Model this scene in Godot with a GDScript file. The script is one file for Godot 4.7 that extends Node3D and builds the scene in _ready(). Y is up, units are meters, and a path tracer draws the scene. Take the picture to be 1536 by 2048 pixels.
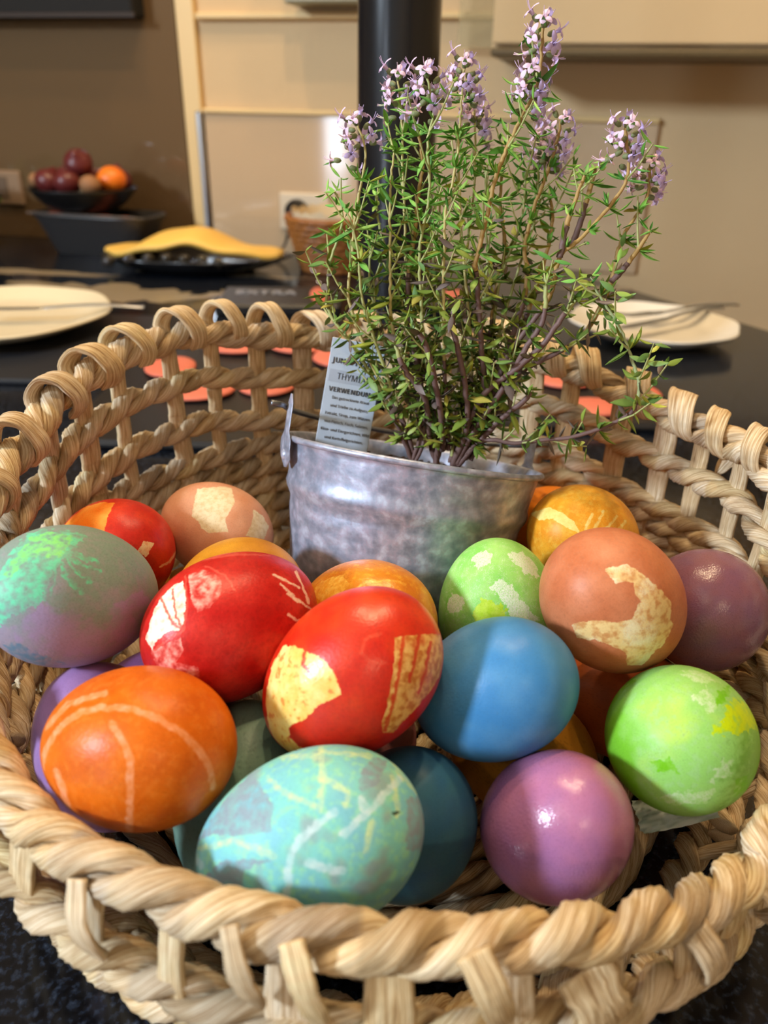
extends Node3D
# A basket of dyed eggs with a pot of thyme on a stone worktop. Metres, y up, worktop at y = 0.

const VIEW := Vector3(0.0, 0.23, 0.244)
const WALL_DIR := Vector3(0.97456, 0.0, 0.22415)      # along the back wall
const WALL_OUT := Vector3(-0.22415, 0.0, 0.97456)     # out of the back wall, into the room
const BX := 0.142
const BZ := 0.145
const BCX := 0.004

var rng := RandomNumberGenerator.new()
var mats := {}
var noise_a := FastNoiseLite.new()
var noise_b := FastNoiseLite.new()
var noise_c := FastNoiseLite.new()
var taken := {}


func _ready() -> void:
	rng.seed = 7
	noise_a.seed = 11; noise_a.frequency = 0.06; noise_a.fractal_octaves = 3
	noise_b.seed = 23; noise_b.frequency = 0.22; noise_b.fractal_octaves = 3
	noise_c.seed = 37; noise_c.frequency = 1.3; noise_c.fractal_octaves = 2
	setup_view()
	setup_lights()
	setup_materials()
	build_room()
	build_worktop()
	build_basket()
	build_potted_thyme()
	build_eggs()
	build_pole()
	build_background()
	build_small_things()


func setup_view() -> void:
	var cam := Camera3D.new()
	cam.name = "camera"
	var at := CameraAttributesPhysical.new()
	at.frustum_focal_length = 18.06
	at.frustum_focus_distance = 0.265
	at.exposure_aperture = 7.2
	cam.attributes = at
	add_child(cam)
	cam.keep_aspect = Camera3D.KEEP_HEIGHT
	cam.fov = 67.2
	cam.near = 0.01
	cam.far = 40.0
	cam.position = VIEW
	cam.basis = Basis(Vector3.RIGHT, deg_to_rad(-28.0)) * Basis(Vector3(0, 0, 1), 0.02)
	cam.current = true
	var env := Environment.new()
	env.background_mode = Environment.BG_COLOR
	env.background_color = Color(0.05, 0.05, 0.06)
	env.tonemap_mode = Environment.TONE_MAPPER_LINEAR
	env.tonemap_exposure = 1.0
	env.sdfgi_enabled = true
	env.ssao_enabled = true
	env.ssil_enabled = true
	var we := WorldEnvironment.new()
	we.name = "environment"
	we.environment = env
	add_child(we)


# daylight windows (position, size, energy) and ceiling lamps; the glowing panes and discs are built in build_room
const WINDOW_AT := Vector3(-1.97, 1.02, 0.95)
const WINDOW_SIZE := Vector2(0.22, 0.28)
const WINDOW_COLOR := Color(0.86, 0.93, 1.0)
const WINDOW_ENERGY := 8.0
const LOW_WINDOW_AT := Vector3(-1.97, 0.13, 2.22)
const LOW_WINDOW_SIZE := Vector2(0.30, 0.74)
const LAMP_COLOR := Color(1.0, 0.87, 0.68)
const LAMPS := [Vector3(-0.02, 1.58, -0.30), Vector3(-0.36, 1.58, -0.66), Vector3(0.32, 1.58, -0.62), Vector3(0.5, 1.58, 2.3), Vector3(-0.9, 1.58, 1.5)]  # second and third are unseen, added to brighten the back wall
const LAMP_PLACES := ["over the thyme plant", "added to brighten the wall, over the black food pack", "added to brighten the wall over the right splashback end", "behind the viewer by the front wall", "by the left wall between the two windows"]
const LAMP_ENERGY := [0.85, 0.62, 0.62, 1.6, 0.15]


func setup_lights() -> void:
	var a := AreaLight3D.new()
	a.name = "window_daylight"
	a.area_size = WINDOW_SIZE
	a.light_energy = WINDOW_ENERGY
	a.light_color = WINDOW_COLOR
	a.shadow_enabled = true
	a.area_range = 12.0
	add_child(a)
	a.look_at_from_position(WINDOW_AT + Vector3(0.02, 0, 0), Vector3(0.0, 1.02, 0.95), Vector3.UP)
	var b := AreaLight3D.new()
	b.name = "low_window_daylight"
	b.area_size = LOW_WINDOW_SIZE
	b.light_energy = 0.4
	b.light_color = WINDOW_COLOR
	b.shadow_enabled = true
	b.area_range = 12.0
	add_child(b)
	b.look_at_from_position(LOW_WINDOW_AT + Vector3(0.02, 0, 0), Vector3(0.0, 0.13, 2.22), Vector3.UP)
	for i in LAMPS.size():
		var s := SpotLight3D.new()
		s.name = "ceiling_lamp_light"
		s.light_color = LAMP_COLOR
		s.light_energy = LAMP_ENERGY[i]
		s.light_size = 0.03
		s.spot_angle = 70.0
		s.spot_angle_attenuation = 0.6
		s.spot_range = 12.0
		s.spot_attenuation = 2.0
		s.shadow_enabled = true
		add_child(s, true)
		s.look_at_from_position(LAMPS[i] - Vector3(0, 0.03, 0), LAMPS[i] - Vector3(0, 1, 0), Vector3.FORWARD)


# ---------------------------------------------------------------- helpers

func V(x: float, y: float, z: float) -> Vector3:
	return Vector3(x, y, z) * 0.0001


func P(x: float, y: float) -> Vector2:
	return Vector2(x, y)


func numbered(n: String) -> String:
	if not taken.has(n):
		taken[n] = 0
		return n
	taken[n] += 1
	return "%s_%03d" % [n, taken[n]]


func put(n: String, mesh: Mesh, m: Material, parent: Node3D = null) -> MeshInstance3D:
	var o := MeshInstance3D.new()
	o.mesh = mesh
	o.material_override = m
	if parent == null:
		o.name = numbered(n)
		add_child(o)
	else:
		var c: int = parent.get_meta("n_" + n, 0)
		o.name = n if c == 0 else "%s_%03d" % [n, c]
		parent.set_meta("n_" + n, c + 1)
		parent.add_child(o, true)
	return o


func tag(o: Node3D, label: String, category: String, group := "") -> void:
	o.set_meta("label", label)
	o.set_meta("category", category)
	if group != "":
		o.set_meta("group", group)


func thing(n: String, label: String, category: String, at := Vector3.ZERO, group := "") -> Node3D:
	var o := Node3D.new()
	o.name = numbered(n)
	add_child(o)
	o.position = at
	tag(o, label, category, group)
	return o


func structure(n: String, mesh: Mesh, m: Material) -> MeshInstance3D:
	var o := put(n, mesh, m)
	o.set_meta("kind", "structure")
	return o


class Shape:
	var v := PackedVector3Array()
	var uv := PackedVector2Array()
	var col := PackedColorArray()
	var idx := PackedInt32Array()

	func vert(p: Vector3, t := Vector2.ZERO, c := Color.WHITE) -> int:
		v.append(p); uv.append(t); col.append(c)
		return v.size() - 1

	func tri(a: int, b: int, c: int) -> void:
		idx.append(a); idx.append(b); idx.append(c)

	# a grid of rows x cols vertices that starts at index at; front side as in a tube with T = N x B
	func grid(at: int, rows: int, cols: int, wrap := false) -> void:
		for i in rows - 1:
			for j in (cols if wrap else cols - 1):
				var j2 := (j + 1) % cols
				var a := at + i * cols + j
				var b := at + (i + 1) * cols + j
				var c := at + i * cols + j2
				var d := at + (i + 1) * cols + j2
				tri(a, b, c); tri(c, b, d)

	func quad(a: Vector3, b: Vector3, c: Vector3, d: Vector3, cl := Color.WHITE) -> void:
		# a b c d run clockwise as seen from the front
		var s := vert(a, Vector2(0, 0), cl)
		vert(b, Vector2(1, 0), cl); vert(c, Vector2(1, 1), cl); vert(d, Vector2(0, 1), cl)
		tri(s, s + 1, s + 2); tri(s, s + 2, s + 3)

	func box(c: Vector3, s: Vector3, bev := 0.0, b := Basis()) -> void:
		# a box with chamfered edges
		var h := s * 0.5
		var axes := [Vector3(1, 0, 0), Vector3(0, 1, 0), Vector3(0, 0, 1)]
		var k := minf(bev, minf(h.x, minf(h.y, h.z)) * 0.9)
		for ax in 3:
			for sg in [-1.0, 1.0]:
				var n: Vector3 = axes[ax] * sg
				var u: Vector3 = axes[(ax + 1) % 3]
				var w: Vector3 = axes[(ax + 2) % 3]
				var hn: float = h[ax]
				var hu: float = h[(ax + 1) % 3] - k
				var hw: float = h[(ax + 2) % 3] - k
				var q := [c + b * (n * hn - u * hu - w * hw), c + b * (n * hn + u * hu - w * hw), c + b * (n * hn + u * hu + w * hw), c + b * (n * hn - u * hu + w * hw)]
				if sg > 0:
					quad(q[0], q[3], q[2], q[1])
				else:
					quad(q[0], q[1], q[2], q[3])
		if k <= 0.0:
			return
		for ax in 3:   # edge chamfers
			var u := (ax + 1) % 3
			var w := (ax + 2) % 3
			for su in [-1.0, 1.0]:
				for sw in [-1.0, 1.0]:
					var p := Vector3(); var q2 := Vector3()
					p[u] = su * h[u]; p[w] = sw * (h[w] - k)
					q2[u] = su * (h[u] - k); q2[w] = sw * h[w]
					var e := Vector3(); e[ax] = h[ax] - k
					var out: Vector3 = axes[u] * su + axes[w] * sw
					var f := [p - e, p + e, q2 + e, q2 - e]
					var nn: Vector3 = (f[1] - f[0]).cross(f[2] - f[0])
					if nn.dot(out) > 0:
						f.reverse()
					quad(c + b * f[0], c + b * f[1], c + b * f[2], c + b * f[3])
		for sx in [-1.0, 1.0]:
			for sy in [-1.0, 1.0]:
				for sz in [-1.0, 1.0]:
					var s3 := Vector3(sx, sy, sz)
					var x := Vector3(h.x * sx, (h.y - k) * sy, (h.z - k) * sz)
					var y := Vector3((h.x - k) * sx, h.y * sy, (h.z - k) * sz)
					var z := Vector3((h.x - k) * sx, (h.y - k) * sy, h.z * sz)
					var vi := vert(c + b * x); vert(c + b * y); vert(c + b * z)
					if (y - x).cross(z - x).dot(s3) > 0:
						tri(vi, vi + 2, vi + 1)
					else:
						tri(vi, vi + 1, vi + 2)

	# sweep of a closed section (Vector2: along N, along B) along points with given normals
	func sweep(pts: PackedVector3Array, nrm: PackedVector3Array, section: PackedVector2Array, scale: Callable, vlen := 1.0, cols: PackedColorArray = PackedColorArray(), cap := true) -> void:
		var n := pts.size()
		var m := section.size()
		var at := v.size()
		var run := 0.0
		for i in n:
			var t := (pts[mini(i + 1, n - 1)] - pts[maxi(i - 1, 0)]).normalized()
			var nn := (nrm[i] - t * nrm[i].dot(t)).normalized()
			var bb := t.cross(nn)
			if i > 0:
				run += pts[i].distance_to(pts[i - 1])
			var k: Vector2 = (scale as Callable).call(float(i) / (n - 1))
			for j in m + 1:
				var q := section[j % m]
				vert(pts[i] + nn * q.x * k.x + bb * q.y * k.y, Vector2(float(j) / m, run / vlen), cols[i] if cols.size() else Color.WHITE)
		grid(at, n, m + 1)
		if cap:
			for e in [0, n - 1]:
				var c := vert(pts[e], Vector2(0.5, 0), cols[e] if cols.size() else Color.WHITE)
				for j in m:
					var a: int = at + e * (m + 1) + j
					if e == 0:
						tri(c, a, a + 1)
					else:
						tri(c, a + 1, a)

	# profile points (radius, height), drawn from the bottom of the outside up and then down the inside
	func lathe(profile: PackedVector2Array, seg := 48, frame := Transform3D(), wob: Variant = null) -> void:
		var at := v.size()
		var run := 0.0
		for i in profile.size():
			if i > 0:
				run += profile[i].distance_to(profile[i - 1])
			for j in seg + 1:
				var a := TAU * j / seg
				var r := profile[i].x
				var y := profile[i].y
				if wob != null:
					var w: Vector2 = (wob as Callable).call(a, i)
					r += w.x; y += w.y
				vert(frame * Vector3(cos(a) * r, y, -sin(a) * r), Vector2(float(j) / seg, run))
		grid(at, profile.size(), seg + 1)

	func done(smooth := true, weld := true) -> ArrayMesh:
		var nm := PackedVector3Array()
		nm.resize(v.size())
		if smooth:
			var acc := {}
			for i in range(0, idx.size(), 3):
				var a := idx[i]; var b := idx[i + 1]; var c := idx[i + 2]
				var f := (v[c] - v[a]).cross(v[b] - v[a])
				nm[a] += f; nm[b] += f; nm[c] += f
			if weld:
				for i in v.size():
					var key := Vector3i((v[i] * 200000.0).round())
					acc[key] = acc.get(key, Vector3.ZERO) + nm[i]
				for i in v.size():
					nm[i] = acc[Vector3i((v[i] * 200000.0).round())]
			for i in v.size():
				nm[i] = nm[i].normalized() if nm[i].length_squared() > 0 else Vector3.UP
		else:
			var v2 := PackedVector3Array(); var u2 := PackedVector2Array(); var c2 := PackedColorArray(); var n2 := PackedVector3Array()
			for i in range(0, idx.size(), 3):
				var f := (v[idx[i + 2]] - v[idx[i]]).cross(v[idx[i + 1]] - v[idx[i]]).normalized()
				for k in 3:
					v2.append(v[idx[i + k]]); u2.append(uv[idx[i + k]]); c2.append(col[idx[i + k]]); n2.append(f)
			v = v2; uv = u2; col = c2; nm = n2
			idx = PackedInt32Array(range(v.size()))
		var arr := []
		arr.resize(Mesh.ARRAY_MAX)
		arr[Mesh.ARRAY_VERTEX] = v
		arr[Mesh.ARRAY_NORMAL] = nm
		arr[Mesh.ARRAY_TEX_UV] = uv
		arr[Mesh.ARRAY_COLOR] = col
		arr[Mesh.ARRAY_INDEX] = idx
		var mesh := ArrayMesh.new()
		mesh.add_surface_from_arrays(Mesh.PRIMITIVE_TRIANGLES, arr)
		return mesh


func boxed(c: Vector3, s: Vector3, bev := 0.0, b := Basis()) -> ArrayMesh:
	var g := Shape.new()
	g.box(c, s, bev, b)
	return g.done(false)


func ellipse(a: float, b: float, n: int) -> PackedVector2Array:
	var r := PackedVector2Array()
	for j in n:
		r.append(Vector2(cos(TAU * j / n) * a, sin(TAU * j / n) * b))
	return r


func same(_t: float) -> Vector2:
	return Vector2.ONE


# Catmull-Rom through points
func curve(pts: Array, per: int) -> PackedVector3Array:
	var r := PackedVector3Array()
	var n := pts.size()
	for i in n - 1:
		var a: Vector3 = pts[maxi(i - 1, 0)]
		var b: Vector3 = pts[i]
		var c: Vector3 = pts[i + 1]
		var d: Vector3 = pts[mini(i + 2, n - 1)]
		for k in per:
			var t := float(k) / per
			r.append(0.5 * (2.0 * b + (c - a) * t + (2.0 * a - 5.0 * b + 4.0 * c - d) * t * t + (3.0 * b - a - 3.0 * c + d) * t * t * t))
	r.append(pts[n - 1])
	return r


func mat(n: String, c: Color, rough := 0.6, metal := 0.0) -> StandardMaterial3D:
	if mats.has(n):
		return mats[n]
	var m := StandardMaterial3D.new()
	m.resource_name = n
	m.albedo_color = c
	m.roughness = rough
	m.metallic = metal
	mats[n] = m
	return m


func ramp(stops: Array) -> Gradient:
	var g := Gradient.new()
	var o := PackedFloat32Array(); var c := PackedColorArray()
	for s in stops:
		o.append(s[0]); c.append(s[1])
	g.offsets = o
	g.colors = c
	return g


func noise_tex(size: Vector2i, freq: float, stops: Array, oct := 4, sd := 1, normal := 0.0, kind := FastNoiseLite.TYPE_SIMPLEX_SMOOTH) -> NoiseTexture2D:
	var t := NoiseTexture2D.new()
	t.width = size.x
	t.height = size.y
	t.seamless = true
	t.generate_mipmaps = false
	var n := FastNoiseLite.new()
	n.noise_type = kind
	n.seed = sd
	n.frequency = freq
	n.fractal_octaves = oct
	t.noise = n
	if normal > 0.0:
		t.as_normal_map = true
		t.bump_strength = normal
	elif stops.size():
		t.color_ramp = ramp(stops)
	return t


func c8(r: int, g: int, b: int) -> Color:
	return Color(r / 255.0, g / 255.0, b / 255.0)


# a sphere-like clump: a lathe ball with noise
func lump(r: Vector3, seed_at: float, rough: float, freq: float, seg := 20) -> ArrayMesh:
	var g := Shape.new()
	var rows := seg / 2 + 1
	for i in rows:
		var th := PI * (1.0 - float(i) / (rows - 1))
		for j in seg + 1:
			var a := TAU * (j % seg) / seg
			var d := Vector3(sin(th) * cos(a), cos(th), -sin(th) * sin(a))
			var k := 1.0 + rough * noise_a.get_noise_3dv(d * freq + Vector3.ONE * seed_at)
			g.vert(d * r * k, Vector2(float(j) / seg, float(i) / (rows - 1)))
	g.grid(0, rows, seg + 1)
	return g.done()


func setup_materials() -> void:
	# dried rush: streaks along the strand (u runs round it, v along it)
	var rush := mat("dried_rush", Color(1, 1, 1), 0.62)
	rush.albedo_texture = noise_tex(Vector2i(512, 512), 0.012, [[0.0, c8(138, 108, 74)], [0.32, c8(190, 162, 126)], [0.5, c8(212, 188, 154)], [0.68, c8(224, 206, 176)], [1.0, c8(240, 228, 206)]], 4, 3)
	rush.uv1_scale = Vector3(5.0, 0.35, 1)
	rush.vertex_color_use_as_albedo = true
	rush.normal_enabled = true
	rush.normal_texture = noise_tex(Vector2i(512, 512), 0.014, [], 4, 4, 7.0)
	rush.normal_scale = 1.3
	rush.metallic_specular = 0.35
	# galvanised zinc
	var zinc := mat("galvanised_zinc", Color(1, 1, 1), 0.4, 0.4)
	zinc.albedo_texture = noise_tex(Vector2i(512, 512), 0.011, [[0.0, c8(110, 116, 130)], [0.35, c8(142, 150, 168)], [0.5, c8(160, 166, 184)], [0.60, c8(172, 166, 184)], [0.74, c8(186, 194, 212)], [1.0, c8(220, 226, 240)]], 5, 8)
	zinc.roughness_texture = noise_tex(Vector2i(512, 512), 0.02, [[0.0, Color(0.42, 0.42, 0.42)], [0.5, Color(0.75, 0.75, 0.75)], [1.0, Color(1, 1, 1)]], 4, 9)
	zinc.roughness = 0.55
	zinc.uv1_triplanar = true
	zinc.uv1_scale = Vector3(26, 26, 26)
	zinc.normal_enabled = true
	zinc.normal_texture = noise_tex(Vector2i(512, 512), 0.05, [], 4, 10, 3.0)
	zinc.normal_scale = 0.12
	# granite worktop: fine dark grain, with pale drifts on top (second uv set is world metres)
	var gran := mat("dark_granite", Color(1, 1, 1), 0.16)
	gran.albedo_texture = noise_tex(Vector2i(1024, 1024), 0.035, [[0.0, c8(9, 9, 11)], [0.42, c8(16, 17, 21)], [0.62, c8(30, 35, 45)], [0.78, c8(46, 54, 68)], [0.9, c8(66, 74, 88)], [1.0, c8(104, 108, 114)]], 5, 12)
	gran.uv1_triplanar = true
	gran.uv1_world_triplanar = true
	gran.uv1_scale = Vector3(8.0, 8.0, 8.0)
	gran.roughness_texture = noise_tex(Vector2i(512, 512), 0.03, [[0.0, Color(0.7, 0.7, 0.7)], [1.0, Color(1, 1, 1)]], 4, 13)
	# walls and glass panels
	var plaster := mat("warm_plaster", c8(206, 176, 132), 0.75)
	plaster.normal_enabled = true
	plaster.normal_texture = noise_tex(Vector2i(256, 256), 0.05, [], 4, 15, 1.5)
	plaster.uv1_triplanar = true
	plaster.uv1_scale = Vector3(4, 4, 4)
	plaster.normal_scale = 0.25
	mat("white_plaster", c8(200, 190, 172), 0.8)
	mat("beige_glass_panel", c8(196, 168, 134), 0.06)
	mat("shade_brown_glass", c8(104, 82, 58), 0.07)  # left panel: shadow of the hood put into the colour
	mat("cream_trim", c8(222, 190, 132), 0.5)
	mat("steel", c8(196, 200, 206), 0.28, 1.0)
	mat("black_lacquer", c8(15, 16, 20), 0.24)
	mat("black_plastic", c8(16, 16, 18), 0.4)
	mat("hood_black", c8(14, 12, 11), 0.85)
	mat("cabinet_lacquer", c8(208, 178, 134), 0.12)
	mat("cabinet_edge", c8(96, 78, 46), 0.45)
	mat("white_porcelain", c8(236, 230, 216), 0.15)
	mat("oak_floor", c8(140, 104, 70), 0.5)
	mat("soil", c8(52, 38, 28), 0.95)


# ---------------------------------------------------------------- room

func wall_box(a: float, b: float, y0: float, y1: float, o0: float, o1: float, bev := 0.0) -> ArrayMesh:
	# a box on the back wall: from a to b along it, y0 to y1 up, o0 to o1 out of it
	var bs := Basis(WALL_DIR, Vector3.UP, WALL_OUT)
	var c := Vector3(0, 0, -1.09) + WALL_DIR * (a + b) * 0.5 + Vector3.UP * (y0 + y1) * 0.5 + WALL_OUT * (o0 + o1) * 0.5
	return boxed(c, Vector3(b - a, y1 - y0, o1 - o0), bev, bs)


func build_room() -> void:
	structure("wall_back", wall_box(-2.3, 2.6, -0.9, 1.7, -0.12, 0.0), mats.warm_plaster)
	structure("floor", boxed(Vector3(0.1, -0.95, 0.6), Vector3(4.6, 0.1, 5.4)), mats.oak_floor)
	structure("ceiling", boxed(Vector3(0.1, 1.66, 0.6), Vector3(4.6, 0.1, 5.4)), mats.white_plaster)
	structure("wall_right", boxed(Vector3(2.26, 0.35, 0.6), Vector3(0.12, 2.6, 5.4)), mats.warm_plaster)
	structure("wall_front", boxed(Vector3(0.1, 0.35, 3.2), Vector3(4.6, 2.6, 0.12)), mats.white_plaster)
	# left wall with two window openings
	var wl := Shape.new()
	var zs := [-2.0, WINDOW_AT.z - WINDOW_SIZE.x * 0.5, WINDOW_AT.z + WINDOW_SIZE.x * 0.5, LOW_WINDOW_AT.z - LOW_WINDOW_SIZE.x * 0.5, LOW_WINDOW_AT.z + LOW_WINDOW_SIZE.x * 0.5, 3.2]
	for i in 5:
		var z0: float = zs[i]; var z1: float = zs[i + 1]
		var spans := [[-0.9, 1.66]]
		if i == 1:
			spans = [[-0.9, WINDOW_AT.y - WINDOW_SIZE.y * 0.5], [WINDOW_AT.y + WINDOW_SIZE.y * 0.5, 1.66]]
		elif i == 3:
			spans = [[-0.9, LOW_WINDOW_AT.y - LOW_WINDOW_SIZE.y * 0.5], [LOW_WINDOW_AT.y + LOW_WINDOW_SIZE.y * 0.5, 1.66]]
		for sp in spans:
			wl.box(Vector3(-2.03, (sp[0] + sp[1]) * 0.5, (z0 + z1) * 0.5), Vector3(0.12, sp[1] - sp[0], z1 - z0))
	structure("wall_left", wl.done(false), mats.white_plaster)
	var k := 1
	for w in [[WINDOW_AT, WINDOW_SIZE, 9.0], [LOW_WINDOW_AT, LOW_WINDOW_SIZE, 18.0]]:
		var glow := mat("daylit_pane_%d" % k, c8(225, 236, 255), 0.4)
		glow.emission_enabled = true
		glow.emission = c8(222, 235, 255)
		glow.emission_energy_multiplier = w[2]
		var frame := Shape.new()
		var p: Vector3 = w[0]; var s: Vector2 = w[1]
		for e in [-1.0, 1.0]:
			frame.box(p + Vector3(-0.03, 0, e * (s.x * 0.5 + 0.006)), Vector3(0.06, s.y + 0.03, 0.02), 0.002)
			frame.box(p + Vector3(-0.03, e * (s.y * 0.5 + 0.006), 0), Vector3(0.06, 0.02, s.x - 0.01), 0.002)
		var f := structure("window_%d" % k, frame.done(false), mats.white_plaster)
		put("pane", boxed(p + Vector3(-0.03, 0, 0), Vector3(0.008, s.y, s.x)), glow, f)
		k += 1
	for l in LAMPS:
		var o := thing("ceiling_lamp", "round recessed warm ceiling lamp " + LAMP_PLACES[LAMPS.find(l)], "lamp", l, "recessed ceiling lamps")
		var g := Shape.new()
		g.lathe(PackedVector2Array([Vector2(0.032, 0.018), Vector2(0.032, -0.004), Vector2(0.046, -0.004), Vector2(0.046, 0.03), Vector2(0.03, 0.03)]), 28)
		put("rim", g.done(), mats.white_porcelain, o)
		var b := mat("lamp_glow", c8(255, 214, 160), 0.5)
		b.emission_enabled = true
		b.emission = c8(255, 205, 145)
		b.emission_energy_multiplier = 6.0
		var d := Shape.new()
		d.lathe(PackedVector2Array([Vector2(0.0, 0.004), Vector2(0.031, 0.004), Vector2(0.031, 0.012), Vector2(0.0, 0.012)]), 28)
		put("diffuser", d.done(), b, o)
	# wall dressing: left splashback (hood shadow painted in as brown), light post, steel edge, right glass splashback, ledges
	var dk := structure("trim_1", wall_box(-2.0, -0.345, 0.0, 0.62, 0.0, 0.008, 0.001), mats.shade_brown_glass)
	structure("trim_2", wall_box(-0.343, -0.312, 0.0, 0.62, 0.0, 0.01, 0.002), mats.cream_trim)
	structure("trim_3", wall_box(-0.322, -0.311, 0.0, 0.213, 0.0, 0.016, 0.003), mats.steel)
	structure("trim_4", wall_box(-0.309, 0.395, 0.0, 0.209, 0.0, 0.008, 0.001), mats.beige_glass_panel)
	structure("trim_5", wall_box(-0.309, 0.395, 0.2095, 0.217, 0.0, 0.013, 0.002), mats.cream_trim)
	structure("trim_6", wall_box(-0.309, 0.30, 0.337, 0.346, 0.0, 0.013, 0.002), mats.cream_trim)


func build_worktop() -> void:
	var g := Shape.new()
	# outline, clockwise from above
	var back_l := Vector3(-1.96, 0, -1.09 - 0.23 * 1.96 + 0.003)
	var back_r := Vector3(0.30, 0, -1.09 + 0.23 * 0.30 + 0.003)
	var o := [back_l, back_r, Vector3(0.318, 0, -0.945), Vector3(0.45, 0, -0.667), Vector3(0.60, 0, -0.36), Vector3(0.66, 0, -0.1), Vector3(0.66, 0, 0.55), Vector3(-1.96, 0, 0.55)]
	var t := 0.035
	var c := Vector3(-0.4, 0, -0.3)
	for i in o.size():
		var a: Vector3 = o[i]; var b: Vector3 = o[(i + 1) % o.size()]
		var n := (b - a).cross(Vector3.UP).normalized() * -1.0
		var ia := a.lerp(c, 0.004); var ib := b.lerp(c, 0.004)
		var s := g.vert(c); g.vert(ia); g.vert(ib)
		g.tri(s, s + 1, s + 2)
		var dn := Vector3(0, -0.004, 0)
		g.quad(ia, a + dn, b + dn, ib)
		g.quad(a + dn, a + Vector3(0, -t, 0), b + Vector3(0, -t, 0), b + dn)
		s = g.vert(c - Vector3(0, t, 0)); g.vert(b - Vector3(0, t, 0)); g.vert(a - Vector3(0, t, 0))
		g.tri(s, s + 1, s + 2)
	var w := put("stone_worktop", g.done(false), mats.dark_granite)
	tag(w, "polished dark granite kitchen worktop under the woven basket", "worktop")
	# pale drifts in the stone: thin inlaid veins
	var pale := mat("pale_vein", c8(150, 134, 108), 0.2)
	var drifts := [[-0.40, -0.80, 0.10, 0.05, 0.3], [-0.31, -0.78, 0.07, 0.035, -0.2], [-0.49, -0.74, 0.09, 0.04, 0.2], [-0.20, -0.80, 0.04, 0.02, 0.1], [-0.09, -0.83, 0.035, 0.018, 0.4], [0.30, -0.88, 0.055, 0.014, -0.1], [-0.24, -0.93, 0.12, 0.012, 0.15], [-0.55, -0.92, 0.14, 0.018, 0.1], [0.44, -0.52, 0.014, 0.007, 0.6], [0.48, -0.45, 0.016, 0.006, 0.3], [-0.16, -0.62, 0.05, 0.02, 0.2], [0.36, -0.42, 0.012, 0.005, 0.3], [0.40, -0.34, 0.013, 0.006, -0.3]]
	for d in drifts:
		var sg := Shape.new()
		var m := 40
		var cc := Vector3(d[0], 0.0004, d[1])
		sg.vert(cc)
		for j in m + 1:
			var a := TAU * (j % m) / m
			var k := 1.0 + 0.75 * noise_b.get_noise_2d(cos(a) * 6.0 + d[0] * 90.0, sin(a) * 6.0 + d[1] * 70.0)
			var q := Vector2(cos(a) * d[2] * k, sin(a) * d[3] * k).rotated(d[4])
			sg.vert(cc + Vector3(q.x, -0.0002, q.y))
		for j in m:
			sg.tri(0, 1 + j, 2 + j)
		put("pale_vein", sg.done(), pale, w)
	var cab := Shape.new()
	cab.box(Vector3(-0.72, -0.45, -0.35), Vector3(2.3, 0.82, 1.2), 0.004)
	tag(put("base_cabinet", cab.done(false), mats.cabinet_lacquer), "beige base cabinet carrying the granite worktop", "cabinet")


# ---------------------------------------------------------------- basket

const RIM_DEG := [-190.0, -173.0, -158.0, -145.0, -131.0, -118.0, -99.0, -70.0, -52.0, -40.0, -28.0, -13.0, 10.0, 30.0, 48.0, 58.0, 66.0, 78.0, 87.0, 100.0, 116.0, 127.0, 145.0, 160.0, 170.0]
const RIM_H := [0.101, 0.112, 0.126, 0.132, 0.134, 0.128, 0.123, 0.121, 0.118, 0.111, 0.110, 0.112, 0.094, 0.066, 0.053, 0.060, 0.068, 0.075, 0.077, 0.078, 0.078, 0.074, 0.078, 0.090, 0.101]


func rim_h(a: float) -> float:
	var d := rad_to_deg(a)
	while d > 170.0: d -= 360.0
	while d < -190.0: d += 360.0
	for i in RIM_DEG.size() - 1:
		if d <= RIM_DEG[i + 1]:
			return lerpf(RIM_H[i], RIM_H[i + 1], smoothstep(0.0, 1.0, (d - RIM_DEG[i]) / (RIM_DEG[i + 1] - RIM_DEG[i])) * 0.5 + 0.5 * (d - RIM_DEG[i]) / (RIM_DEG[i + 1] - RIM_DEG[i]))
	return RIM_H[0]


func wall_scale(y: float) -> float:
	var k := [[0.0, 0.80], [0.012, 0.875], [0.03, 0.955], [0.05, 0.995], [0.075, 1.005], [0.2, 1.0]]
	for i in k.size() - 1:
		if y <= k[i + 1][0]:
			return lerpf(k[i][1], k[i + 1][1], maxf(0.0, (y - k[i][0]) / (k[i + 1][0] - k[i][0])))
	return 1.0


func wall_pt(a: float, y: float, out := 0.0) -> Vector3:
	var s := wall_scale(y)
	return Vector3(BCX + (BX * s + out) * cos(a), y, (BZ * s + out) * sin(a))


func wall_out(a: float) -> Vector3:
	return Vector3(cos(a) / BX, 0, sin(a) / BZ).normalized()


func rush_section(n: int, sd: float) -> PackedVector2Array:
	var r := PackedVector2Array()
	for j in n:
		var a := TAU * j / n
		var k := 1.0 + 0.07 * noise_c.get_noise_2d(cos(a) * 2.6 + sd, sin(a) * 2.6 - sd)
		r.append(Vector2(cos(a), sin(a)) * k)
	return r


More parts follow.
